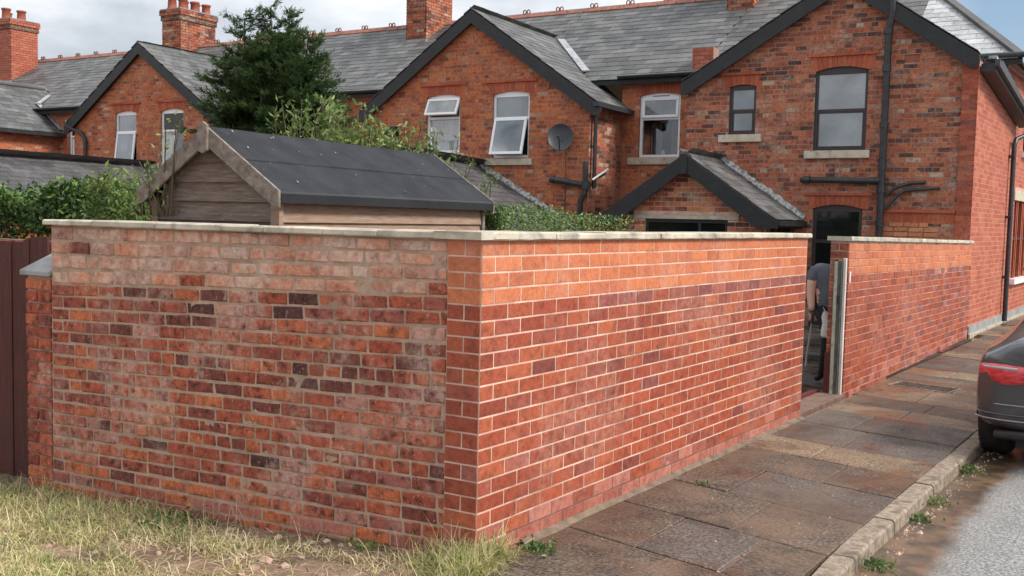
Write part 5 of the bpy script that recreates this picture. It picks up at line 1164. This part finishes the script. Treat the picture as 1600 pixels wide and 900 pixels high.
# conifer
def conifer(base, H, seed):
    g = random.Random(seed); o = empty('conifer_tree', base, 0, 'dark green yew-like conifer with spiky uneven top behind the shed', 'tree')
    mb = MB(); tips = []; P = []; D = []; Sz = []
    stems_ = []
    leaders = [(-.05, .0, 1.0), (.14, .10, .99), (-.30, -.18, .975), (.34, .20, .93), (-.44, -.30, .85), (.40, .28, .86), (.05, -.25, .9), (-.15, .3, .88), (-.42, .1, .86), (.3, -.1, .9), (.48, .32, .74)]
    for lx, ly, lh in leaders:
        p2 = Vector((lx, ly, H*lh)); stems_.append([Vector((lx*.2, ly*.2, 0)), Vector((lx*.75, ly*.75, H*.55)), p2])
    for q in stems_: mb.tube([q[0], q[0].lerp(q[1], .5), q[1], q[1].lerp(q[2], .5), q[2]], [.06, .045, .03, .015, .004], M['bark'], 6)
    def spray_line(p, d, L, dens, s0, s1):
        for s_ in range(int(L*dens)):
            u_ = g.random(); c_ = p+d*L*u_+Vector((0, 0, -.04*math.sin(u_*3)))
            sd_ = d.cross(Vector((g.gauss(0, 1), g.gauss(0, 1), g.gauss(0, 1)))).normalized(); dd = (d*.8+sd_*.7*(1-u_*.7)+Vector((0, 0, .10))).normalized()
            P.append(c_+sd_*g.uniform(0, .02)); D.append(dd); Sz.append(g.uniform(s0, s1)*(1-.4*u_))
    for q in stems_:
        for j in range(78):
            t = .28+.72*(j+g.random())/78; p = q[0].lerp(q[1], t*2) if t < .5 else q[1].lerp(q[2], t*2-1)
            a = g.uniform(0, 6.28); L = (.46 if t < .72 else .46-(t-.72)*1.25)*g.uniform(.5, 1.25)+.04
            el = g.uniform(-.1, .55)+.45*max(0, t-.6); d = Vector((math.cos(a)*math.cos(el), math.sin(a)*math.cos(el), math.sin(el)))
            mb.tube([p, p+d*L*.5+Vector((0, 0, -.02)), p+d*L], [.007, .004, .001], M['bark'], 3, False)
            spray_line(p, d, L, 190, .045, .085)
            for m_ in range(int(L*18)):          # side twigs in the plane of the branch
                u_ = g.uniform(.2, 1); sgn = g.choice((-1, 1)); hz = d.cross(Vector((0, 0, 1))).normalized()*sgn
                d2 = (d*.75+hz*g.uniform(.4, .9)+Vector((0, 0, g.uniform(-.1, .35)))).normalized(); spray_line(p+d*L*u_, d2, g.uniform(.08, .17)*(1.2-u_*.4), 200, .030, .060)
    P = np.array(P); D = np.array(D); Sz = np.array(Sz)[:, None]; gg = np.random.default_rng(seed)
    side = np.cross(D, gg.normal(size=D.shape)); side /= np.linalg.norm(side, axis=1)[:, None]
    # each spray is a narrow feathery blade of two crossed triangles
    up_ = np.cross(D, side); V = np.stack([P-side*Sz*.11, P+side*Sz*.11, P+D*Sz, P-up_*Sz*.11, P+up_*Sz*.11, P+D*Sz*1.0+side*.004], 1).reshape(-1, 3)
    Fc = np.arange(len(V)).reshape(-1, 3); link('crown', np_mesh('crown', V, Fc, [M['yew']]), o); mb.build('trunk', o); return o
conifer((-5.90, 3.95, 0), 4.02, 6)

# ---- grass: thousands of blades on the waste ground at the left
def blades(n, seed, region, hgt, wid, lean, mat, name, label, cat, flat=.0, dens=None):
    g = np.random.default_rng(seed); X = g.uniform(region[0], region[1], n*3); Y = g.uniform(region[2], region[3], n*3); keep = []
    for x, y in zip(X, Y):
        yw = .0837*x + .0        # line of the old wall
        if x < 0 and y > yw-.02: continue
        if x > .02 and y > .30-.85*max(0, x-.0)*1.0 - (.0 if x < .12 else .25): continue
        if x > .30-.03*mnoise.noise((x, y*3, 0)): continue
        k = mnoise.noise((x*1.5+seed, y*1.5, 0))*.9+mnoise.noise((x*5, y*5, seed))*.5
        if dens(x, y, k) < g.random(): continue
        keep.append((x, y))
        if len(keep) >= n: break
    P = np.array(keep); n = len(P); Z = np.array([gz(x, y) for x, y in P])-.004
    hs = np.array([hgt(x, y) for x, y in P])*g.uniform(.45, 1.25, n); az = g.uniform(0, 2*math.pi, n); az2 = az+g.normal(0, .5, n)
    ln = np.abs(g.normal(lean, .30, n)); w_ = wid*g.uniform(.6, 1.3, n)
    d0 = np.stack([np.cos(az), np.sin(az), np.zeros(n)], 1); sd_ = np.stack([-np.sin(az2), np.cos(az2), np.zeros(n)], 1)
    base = np.stack([P[:, 0], P[:, 1], Z], 1); V = []
    for t in (0, .35, .7, 1.):
        bend = ln*(.4+1.1*t); c_ = base + d0*(hs*t*np.sin(np.clip(bend, 0, 1.55)))[:, None] + np.array([0, 0, 1.])*(hs*t*np.cos(np.clip(bend, 0, 1.50))+.003)[:, None]
        ww = (w_*(1-t*.75) if t < 1 else w_*0)[:, None]/2
        if t < 1: V += [c_-sd_*ww, c_+sd_*ww]
        else: V += [c_]
    V = np.stack(V, 1).reshape(-1, 3); i = np.arange(n)[:, None]*7
    Fc = np.concatenate([i+np.array([q]) for q in ((0, 1, 3), (0, 3, 2), (2, 3, 5), (2, 5, 4), (4, 5, 6))], 1).reshape(-1, 3)
    o = link(name, np_mesh(name, V, Fc, [mat])); tag(o, label, cat, kind='stuff'); return o
bare = lambda x, y: max(math.exp(-((x+.50)/.50)**2-((y+.60)/.25)**2), .9*math.exp(-((x+1.9)/.28)**2-((y+1.0)/.10)**2), .9*math.exp(-((x+1.35)/.5)**2-((y+.75)/.13)**2), .8*math.exp(-((x+.25)/.22)**2-((y+.28)/.10)**2), .95*math.exp(-((x+1.0)/.75)**2-((y-.0837*x+.10)/.09)**2))
clump = lambda x, y: math.exp(-((x-.05)/.20)**2-((y+.05)/.16)**2)
wallb = lambda x, y: math.exp(-((y-.0837*x)/.10)**2) if x < 0 else 0
lft = lambda x: 1/(1+math.exp((x+1.9)*2.2))
M['straw'] = leaf_mat('dry_straw', [(0, (.22, .14, .07)), (.25, (.44, .33, .17)), (.65, (.60, .50, .28)), (1, (.74, .67, .46))], .15, .6)
blades(26000, 1, (-4.6, .32, -2.6, .3), lambda x, y: .16, .0050, 1.35, M['straw'], 'dead_grass', 'flattened straw-coloured dead grass lying over the soil below the old wall', 'grass', dens=lambda x, y, k: max(.04, .75+k*.6-bare(x, y)*1.2))
blades(38000, 2, (-4.6, .32, -2.6, .3), lambda x, y: .075+.045*lft(x)+.10*clump(x, y)+.02*wallb(x, y), .0055, .85, M['grass'], 'grass', 'patchy green and yellow grass growing below the old brick wall', 'grass', dens=lambda x, y, k: max(.02, .35+k*.9+.35*lft(x)+.9*clump(x, y)-bare(x, y)*1.3))
blades(1500, 3, (-4.2, .30, -1.6, .3), lambda x, y: .22+.10*clump(x, y), .0035, .35, M['straw'], 'tall_grass', 'taller dry grass stalks standing against the foot of the walls', 'grass', dens=lambda x, y, k: .02+.9*wallb(x, y)*(.3+k)+.9*clump(x, y)+.2*lft(x))
blades(3600, 4, (-.45, .32, -.5, .3), lambda x, y: .17, .006, .6, M['grass'], 'grass_clump', 'thick tuft of mixed green and straw grass at the foot of the wall corner', 'grass', dens=lambda x, y, k: clump(x, y)*1.3)
# clods, stones and leaf litter
g = random.Random(31); mb = MB()
for k in range(420):
    x, y = g.uniform(-3.6, .2), g.uniform(-2.2, -.02)
    if y > .0837*x-.03 or g.random() > .15+bare(x, y): continue
    r_ = g.uniform(.008, .028)*(1.4 if g.random() < .08 else 1); z = gz(x, y); vs = []
    for i in range(3):
        for j in range(6): a = j*1.047+i*.5; rr_ = r_*(1, .95, .45)[i]*g.uniform(.75, 1.2); vs.append((x+rr_*math.cos(a), y+rr_*math.sin(a), z-.004+r_*(0, .45, .8)[i]*g.uniform(.8, 1.2)))
    mb.add(vs, [(i*6+j, i*6+(j+1) % 6, (i+1)*6+(j+1) % 6, (i+1)*6+j) for i in range(2) for j in range(6)]+[(12, 13, 14, 15, 16, 17)], M['clod'])
o = mb.build('soil_clods'); tag(o, 'pinkish clay clods and small stones scattered on the bare soil patches', 'soil', kind='stuff')
def weed(name, label, x, y, z, n, r_, size, seed, mat='green', up=.5):
    g = np.random.default_rng(seed); P = np.stack([g.normal(0, r_, n), g.normal(0, r_, n), np.abs(g.normal(0, r_*.35, n))], 1)
    o = empty(name, (x, y, z), 0, label, 'weed', 'weeds in the paving and gutter'); V, Fc = leaf_cloud(P, size, up=up, elong=2.2, seed=seed); link('leaves', np_mesh('leaves', V, Fc, [M[mat]]), o)
weed('weed_tuft', 'small green weed in a joint in the middle of the flagstones', .27, 2.08, 0, 50, .03, .024, 1)
weed('weed_tuft', 'green weed tuft in the gutter close to the bottom edge of the view', 1.545, 1.42, -.082, 120, .045, .036, 2)
weed('weed_tuft', 'little green weed in the gutter beside a pale stone', 1.53, 2.45, -.082, 90, .04, .035, 3)
weed('weed_tuft', 'yellowish weeds strung along the kerb face near its middle', 1.52, 2.9, -.082, 90, .05, .03, 4, 'lime')
weed('weed_tuft', 'green weed patch in the gutter just behind the parked car', 1.50, 3.95, -.082, 150, .055, .034, 5)
weed('weed_tuft', 'broad green weed spreading from the foot of the wall corner onto the flagstones', .15, .32, 0, 120, .05, .036, 6)
weed('weed_tuft', 'low green seedlings growing at the foot of the old wall', -.62, -.085, gz(-.62, -.1), 60, .06, .035, 7, 'lime')
weed('weed_tuft', 'fresh green weeds below the middle of the old wall', -1.9, -.36, gz(-1.9, -.4), 130, .09, .04, 8)
mb = MB(); g = random.Random(8)
for k in range(260):
    y = g.uniform(.6, 5.5); x = 1.50+abs(g.gauss(0, .05)); r_ = g.uniform(.004, .013)*(2 if g.random() < .05 else 1); a0 = g.random()*6
    vs = [(x+r_*g.uniform(.7, 1.2)*math.cos(a0+j*1.26), y+r_*g.uniform(.7, 1.3)*math.sin(a0+j*1.26), -.082) for j in range(5)]+[(x, y, -.082+r_*.8)]; mb.add(vs, [(j, (j+1) % 5, 5) for j in range(5)], M['clod'])
for k in range(60):
    x, y = g.uniform(.05, 1.3), g.uniform(.2, 5); r_ = g.uniform(.003, .009); mb.add([(x+r_*math.cos(j*1.26+k), y+r_*math.sin(j*1.26+k), .0) for j in range(5)]+[(x, y, r_*.7)], [(j, (j+1) % 5, 5) for j in range(5)], M['clod'])
o = mb.build('gutter_grit'); tag(o, 'grit, pebbles and crumbs of silt along the kerb and on the flagstones', 'grit', kind='stuff')

# ================================================================== PERSON at the gateway
def paint(name, c, rough=.8, var=.15, **kw): return noisy(name, tuple(x*(1-var) for x in c), tuple(x*(1+var) for x in c), 14, rough, .2, **kw)
M['skin'] = paint('skin', (.62, .36, .27), .55, .08); M['tee'] = paint('grey_tshirt', (.085, .09, .11), .9, .12); M['trouser'] = paint('black_trousers', (.014, .014, .017), .9); M['hair'] = paint('short_brown_hair', (.05, .035, .025), .8); M['shoe'] = paint('dark_shoe', (.02, .02, .02), .6)
def skin_mesh(name, verts, edges, radii, parent, mat_fn, mats, root=0, sub=2):
    me = bpy.data.meshes.new(name); me.from_pydata([tuple(v) for v in verts], edges, []); o = bpy.data.objects.new(name, me); col.objects.link(o)
    md = o.modifiers.new('s', 'SKIN'); md.use_smooth_shade = True
    for i, r_ in enumerate(radii): me.skin_vertices[0].data[i].radius = (r_, r_) if not isinstance(r_, tuple) else r_
    me.skin_vertices[0].data[root].use_root = True
    sb = o.modifiers.new('u', 'SUBSURF'); sb.levels = sub; sb.render_levels = sub
    dg = bpy.context.evaluated_depsgraph_get(); m2 = bpy.data.meshes.new_from_object(o.evaluated_get(dg)); o.modifiers.clear(); o.data = m2; m2.name = name
    m2.materials.clear()
    for m in mats: m2.materials.append(m)
    for p in m2.polygons: p.material_index = mat_fn(p.center); p.use_smooth = True
    o.parent = parent; return o
PX, PY = -.505, 6.83
pers = empty('person', (PX, PY, -.03), R(34.8), 'person in grey T-shirt and black trousers bending forward beyond the gateway', 'person')
# local frame: x to the viewer's right, y away from the viewer; the trunk bends away and to the right
J = {'pelvis': (.14, .10, .86), 'waist': (.11, .14, 1.00), 'chest': (.10, .22, 1.155), 'neckb': (.12, .30, 1.235), 'neck': (.15, .38, 1.25), 'head': (.18, .48, 1.20), 'headtop': (.20, .54, 1.12),
     'shL': (-.02, .235, 1.215), 'elL': (-.080, .19, .98), 'wrL': (-.082, .12, .79), 'shR': (.27, .30, 1.22), 'elR': (.32, .36, .96), 'wrR': (.28, .46, .76),
     'hipL': (.05, .10, .82), 'knL': (.06, .00, .46), 'anL': (.05, .12, .09), 'toeL': (.02, -.02+.24, .04), 'hipR': (.23, .12, .82), 'knR': (.26, .03, .46), 'anR': (.27, .16, .09), 'toeR': (.30, .30, .04), 'uaL': (-.060, .215, 1.13)}
names = list(J); vv = [J[n_] for n_ in names]; ix = {n_: i for i, n_ in enumerate(names)}
E_ = [('pelvis', 'waist'), ('waist', 'chest'), ('chest', 'neckb'), ('neckb', 'neck'), ('neck', 'head'), ('head', 'headtop'), ('chest', 'shL'), ('shL', 'uaL'), ('uaL', 'elL'), ('elL', 'wrL'), ('chest', 'shR'), ('shR', 'elR'), ('elR', 'wrR'),
      ('pelvis', 'hipL'), ('hipL', 'knL'), ('knL', 'anL'), ('anL', 'toeL'), ('pelvis', 'hipR'), ('hipR', 'knR'), ('knR', 'anR'), ('anR', 'toeR')]
RD = dict(pelvis=.125, waist=.115, chest=.125, neckb=.11, neck=.055, head=.088, headtop=.06, shL=.072, uaL=.062, elL=.050, wrL=.034, shR=.068, elR=.043, wrR=.03, hipL=.088, knL=.058, anL=.04, toeL=.035, hipR=.088, knR=.058, anR=.04, toeR=.035)
def body_mat(c):
    dE = (Vector(J['elL'])-c).length; 
    if c.x < -.022 and c.z < 1.125 and c.z > .6 and (c.z < 1.05 or c.x < -.03): return 0
    if c.x > .285 and c.z < 1.08 and c.z > .7 and c.y > .2: return 0
    if c.z < .10: return 3
    if c.z < .86: return 2
    if c.y > .385: return 0 if c.y < .47 else 4
    return 1
body = skin_mesh('body', vv, [(ix[a], ix[b]) for a, b in E_], [RD[n_] for n_ in names], pers, body_mat, [M['skin'], M['tee'], M['trouser'], M['shoe'], M['hair']])
def hand(wr, dirv, palm_n, parent, curl=.9, s_=1.):
    wr = Vector(wr); d = Vector(dirv).normalized(); n_ = Vector(palm_n).normalized(); sd_ = d.cross(n_).normalized(); V_ = [wr, wr+d*.045]; Ed = [(0, 1)]; Rr = [.024, .030]
    for f, (off, L) in enumerate(((-.030, .062), (-.011, .074), (.010, .070), (.030, .055))):
        k0 = wr+d*.085+sd_*off; V_.append(k0); Ed.append((1, len(V_)-1)); Rr.append(.0125); p = k0; a = .25
        for seg in range(3):
            a += curl*(.55+.08*f); p = p + (d*math.cos(a)+n_*math.sin(a))*L*(.45, .32, .25)[seg]; V_.append(p); Ed.append((len(V_)-2, len(V_)-1)); Rr.append(.0095-.001*seg)
    t0 = wr+d*.03-sd_*.032; V_.append(t0); Ed.append((0, len(V_)-1)); Rr.append(.013); p = t0
    for seg in range(2): p = p+(d*.75-sd_*(.45-.5*seg)+n_*(.5+.3*seg)).normalized()*.034; V_.append(p); Ed.append((len(V_)-2, len(V_)-1)); Rr.append(.010-.001*seg)
    return skin_mesh('hand', V_, Ed, Rr, parent, lambda c: 0, [M['skin']], 0, 1)
hand(J['wrL'], (.10, .0, -1), (.55, .6, 0), pers); hand(J['wrR'], (0, .1, -1), (-.6, .4, 0), pers)
# face details on the bowed head (turned away behind the wall)
hd = Vector(J['head']); mb = MB()
for sx in (-1, 1): mb.lathe([(0, -.02), (.016, -.015), (.02, 0), (.016, .015), (0, .02)], M['skin'], (hd.x+sx*.085, hd.y-.01, hd.z), 8)
mb.build('ear', pers)
mb = MB(); mb.prism([(hd.y+.03, hd.z-.105), (hd.y+.055, hd.z-.082), (hd.y+.075, hd.z-.085)], hd.x-.012, hd.x+.012, M['skin'], 'x'); mb.build('nose', pers)
PM = Matrix.Translation((PX, PY, -.03)) @ Matrix.Rotation(R(34.8), 4, 'Z')
ln = empty('spray_lance', PM @ Vector((-.075, .10, .70)), R(34.8), 'thin grey lance held in the hand of the bending person', 'lance')
mb = MB(); mb.tube([(0, .0, .07), (.0, .01, -.02), (-.055, -.02, -.42), (-.06, -.03, -.50)], [.016, .013, .011, .012], M['conc'], 8); mb.build('tube', ln)
mb = MB(); mb.tube([(0, 0, .08), (0, .005, -.04)], .016, M['iron'], 8); mb.build('grip', ln)
bk = empty('white_bag', PM @ Vector((.035, -.02, .0)), R(34.8), 'white plastic bag hanging in front of the black trousers', 'bag')
mb = MB(); M['plastic'] = noisy('white_plastic', (.55, .56, .55), (.72, .72, .70), 7, .5, .3)
n = 12; rings = [(.020, .81), (.036, .75), (.046, .68), (.056, .61), (.060, .56), (.056, .535), (.02, .53)]; vs = []
for i, (r_, z) in enumerate(rings):
    for k in range(n): a = 2*math.pi*k/n; q = 1+.16*math.sin(k*2.3+i*.9); vs.append((-.01+r_*q*math.cos(a)-.02*(i < 2), -.06+r_*.55*q*math.sin(a), z))
mb.add(vs, [(i*n+k, i*n+(k+1) % n, (i+1)*n+(k+1) % n, (i+1)*n+k) for i in range(len(rings)-1) for k in range(n)], M['plastic'], True); mb.build('bag', bk)
mb = MB(); mb.tube([(-.03, -.06, .79), (-.05, -.03, .86), (-.02, -.06, .80)], .004, M['plastic'], 5); mb.build('handle', bk)

# ================================================================== CAR
def car_mat():
    m, t = new_mat('dark_grey_car_paint'); p = pos(t)
    c = t.mix(t.noise(p, 300, 2, .5), (.050, .054, .058), (.075, .080, .086)); finish(t, c, .36, metal=.35, coat=1., spec=.5); return m
M['car'] = car_mat(); M['carblk'] = noisy('black_bumper_plastic', (.012, .012, .013), (.02, .02, .02), 30, .55, .1); M['tyre'] = noisy('tyre_rubber', (.012, .012, .012), (.025, .024, .023), 20, .9, .3)
M['alloy_and_highlight'] = paint('alloy_and_crease_highlight', (.35, .35, .36), .35, .1, metal=.8); M['carglass'] = glass_mat('tinted_car_glass', (.015, .017, .02), 1.6)  # the wheel metal also colours the painted crease highlights
def lamp_red():
    m, t = new_mat('red_tail_lamp_lens'); c = t.mix(t.mapr(t.noise(t.vmul(pos(t), (1, 1, 5)), 14, 3, .6), .35, .65), (.42, .012, .018), (.80, .07, .09)); finish(t, c, .12, coat=1.); return m
M['lampred'] = lamp_red(); M['lampwhite'] = paint('pale_lamp_lens', (.45, .42, .42), .15, .05)
carE = empty('parked_car', (2.36, 4.28, -.082), 0, 'dark grey car parked at the kerb with its red tail lamp in view', 'car')
# stations along the car: y, half width, sill z, shoulder z, top z, top half width
ST = [(0.0, .74, .34, .80, .93, .60), (.015, .80, .30, .82, .95, .63), (.06, .87, .27, .835, .98, .66), (.15, .905, .25, .85, 1.0, .67), (.32, .915, .24, .86, 1.03, .67), (.62, .925, .24, .88, 1.10, .64), (1.0, .925, .24, .885, 1.24, .60), (1.45, .915, .24, .87, 1.34, .58),
      (1.9, .905, .24, .86, 1.355, .58), (2.4, .905, .24, .86, 1.31, .60), (2.8, .91, .24, .86, 1.12, .64), (3.1, .915, .24, .85, .95, .70), (3.6, .90, .24, .80, .84, .70), (3.95, .84, .26, .72, .76, .62), (4.14, .66, .32, .60, .66, .48)]
bm = bmesh.new(); prev = None; NP = 0
for y, hw, sz, shz, tz, thw in ST:
    prof = [(.0, sz), (hw*.80, sz), (hw*.97, sz+.06), (hw, sz+.20), (hw*1.0, (sz+shz)/2+.06), (hw*.985, shz-.07), (hw*.95, shz), (hw*.90, shz+.02*(1 if tz > 1 else .5)), (thw+.03, tz-.06 if tz-shz > .15 else shz+(tz-shz)*.6), (thw*.85, tz-.005), (.0, tz+.01)]
    pts = prof + [(-a, b) for a, b in prof[-2:0:-1]]; ring = [bm.verts.new((a, y, b)) for a, b in pts]; NP = len(pts)
    if prev:
        for k in range(NP): bm.faces.new((prev[k], prev[(k+1) % NP], ring[(k+1) % NP], ring[k]))
    else: bm.faces.new(ring)
    prev = ring
bm.faces.new(prev[::-1]); bmesh.ops.recalc_face_normals(bm, faces=bm.faces)
me = bpy.data.meshes.new('body'); bm.to_mesh(me); bm.free(); me.materials.append(M['car']); me.materials.append(M['carglass']); me.materials.append(M['carblk'])
for p in me.polygons:
    c = p.center; p.use_smooth = True
    if c.z > .93 and .75 < c.y < 3.0 and (abs(c.x) > .55 or c.y < 1.35 or c.y > 2.5) and c.z < 1.30: p.material_index = 1
ob = link('body', me, carE); sb = ob.modifiers.new('u', 'SUBSURF'); sb.levels = 2; sb.render_levels = 3
def rear_y(x, z):
    """rear surface of the tail at (x, z), following the corner radius"""
    ax = abs(x); return .012+.13*max(0, (ax-.66)/.25)**2.4 + .05*max(0, (z-.75)/.2)**2*.6
def rear_panel(name, poly, mat, off=.01, th=.03, parent=carE, nx_=10):
    """panel on the tail: poly = [(x, zlow, zhigh)] stations"""
    mb = MB(); P = []
    for x, zl, zh in poly:
        for z in (zl, (zl*.66+zh*.34), (zl*.34+zh*.66), zh): P.append((x, rear_y(x, z)-off-(.006 if z not in (zl, zh) else 0), z))
    n = len(poly); m_ = len(P); P += [(x, y+th, z) for x, y, z in P]
    F_ = [(i*4+k, (i+1)*4+k, (i+1)*4+k+1, i*4+k+1) for i in range(n-1) for k in range(3)]
    F_ += [(i*4, m_+i*4, m_+(i+1)*4, (i+1)*4) for i in range(n-1)] + [(i*4+3, (i+1)*4+3, m_+(i+1)*4+3, m_+i*4+3) for i in range(n-1)] + [(0, 3, m_+3, m_), ((n-1)*4, m_+(n-1)*4, m_+(n-1)*4+3, (n-1)*4+3)]
    mb.add(P, F_, mat, True); return mb.build(name, parent)
for s_ in (-1, 1):
    tl_ = rear_panel('tail_lamp', [(s_*x, zl, zh) for x, zl, zh in ((.875, .705, .750), (.845, .668, .768), (.78, .635, .775), (.68, .625, .775), (.60, .63, .77), (.50, .655, .76))], M['lampred'], .018)
    rear_panel('lamp_strip', [(s_*x, zl, zh) for x, zl, zh in ((.84, .735, .755), (.72, .738, .760), (.60, .738, .757))], M['lampwhite'], .026, parent=tl_)
    rear_panel('crease', [(s_*x, .395, .407) for x in (.88, .80, .70, .55, .4, .2, .05)], M['alloy_and_highlight'] if 0 else M['car'], .020)
for s_ in (-1, 1):
    rear_panel('bumper_crease_highlight', [(s_*x, .352, .366) for x in (.895, .86, .80, .70, .55, .4, .2, .0)], M['alloy_and_highlight'], .016, .02)  # bright strips paint in the highlights along the bumper creases
    rear_panel('bumper_crease_highlight', [(s_*x, .470, .480) for x in (.80, .70, .55, .4, .2, .0)], M['alloy_and_highlight'], .014, .02)
rear_panel('diffuser', [(x, .215, .27+.05*(1-abs(x)/.75)) for x in (-.74, -.6, -.4, -.2, 0, .2, .4, .6, .74)], M['carblk'], .014, .2)
rear_panel('number_plate', [(x, .52, .63) for x in (-.26, -.1, .1, .26)], M['whitepaint'] if 0 else M['lampwhite'], .02)
mb = MB(); mb.box(-.60, .60, .10, 4.0, .14, .30, M['carblk']); mb.build('underbody', carE)
for sx in (-1, 1):
    for yy in (.60, 3.25):
        mb = MB(); mb.lathe([(.20, -.11), (.30, -.112), (.325, -.09), (.33, 0), (.325, .09), (.30, .112), (.20, .11)], M['tyre'], n=28); vs_ = mb.v; mb.v = [(sx*.79+z, yy+x, .33+y) for x, y, z in vs_]; wh = mb.build('wheel', carE)
        mb = MB(); mb.lathe([(.0, .02), (.06, .03), (.19, .07), (.215, .09), (.205, -.08), (0, -.08)], M['alloy_and_highlight'], n=20); mb.v = [(sx*(.79+z), yy+x, .33+y) for x, y, z in mb.v]; mb.build('rim', wh)
        mb = MB(); n = 20; mb.add([(sx*(.902), yy+.375*math.cos(math.pi*k/n), .33+.375*math.sin(math.pi*k/n)) for k in range(n+1)]+[(sx*(.885), yy+.34*math.cos(math.pi*k/n), .33+.34*math.sin(math.pi*k/n)) for k in range(n+1)], [(k, k+1, n+2+k, n+1+k) for k in range(n)], M['carblk']); mb.build('wheel_arch', carE)
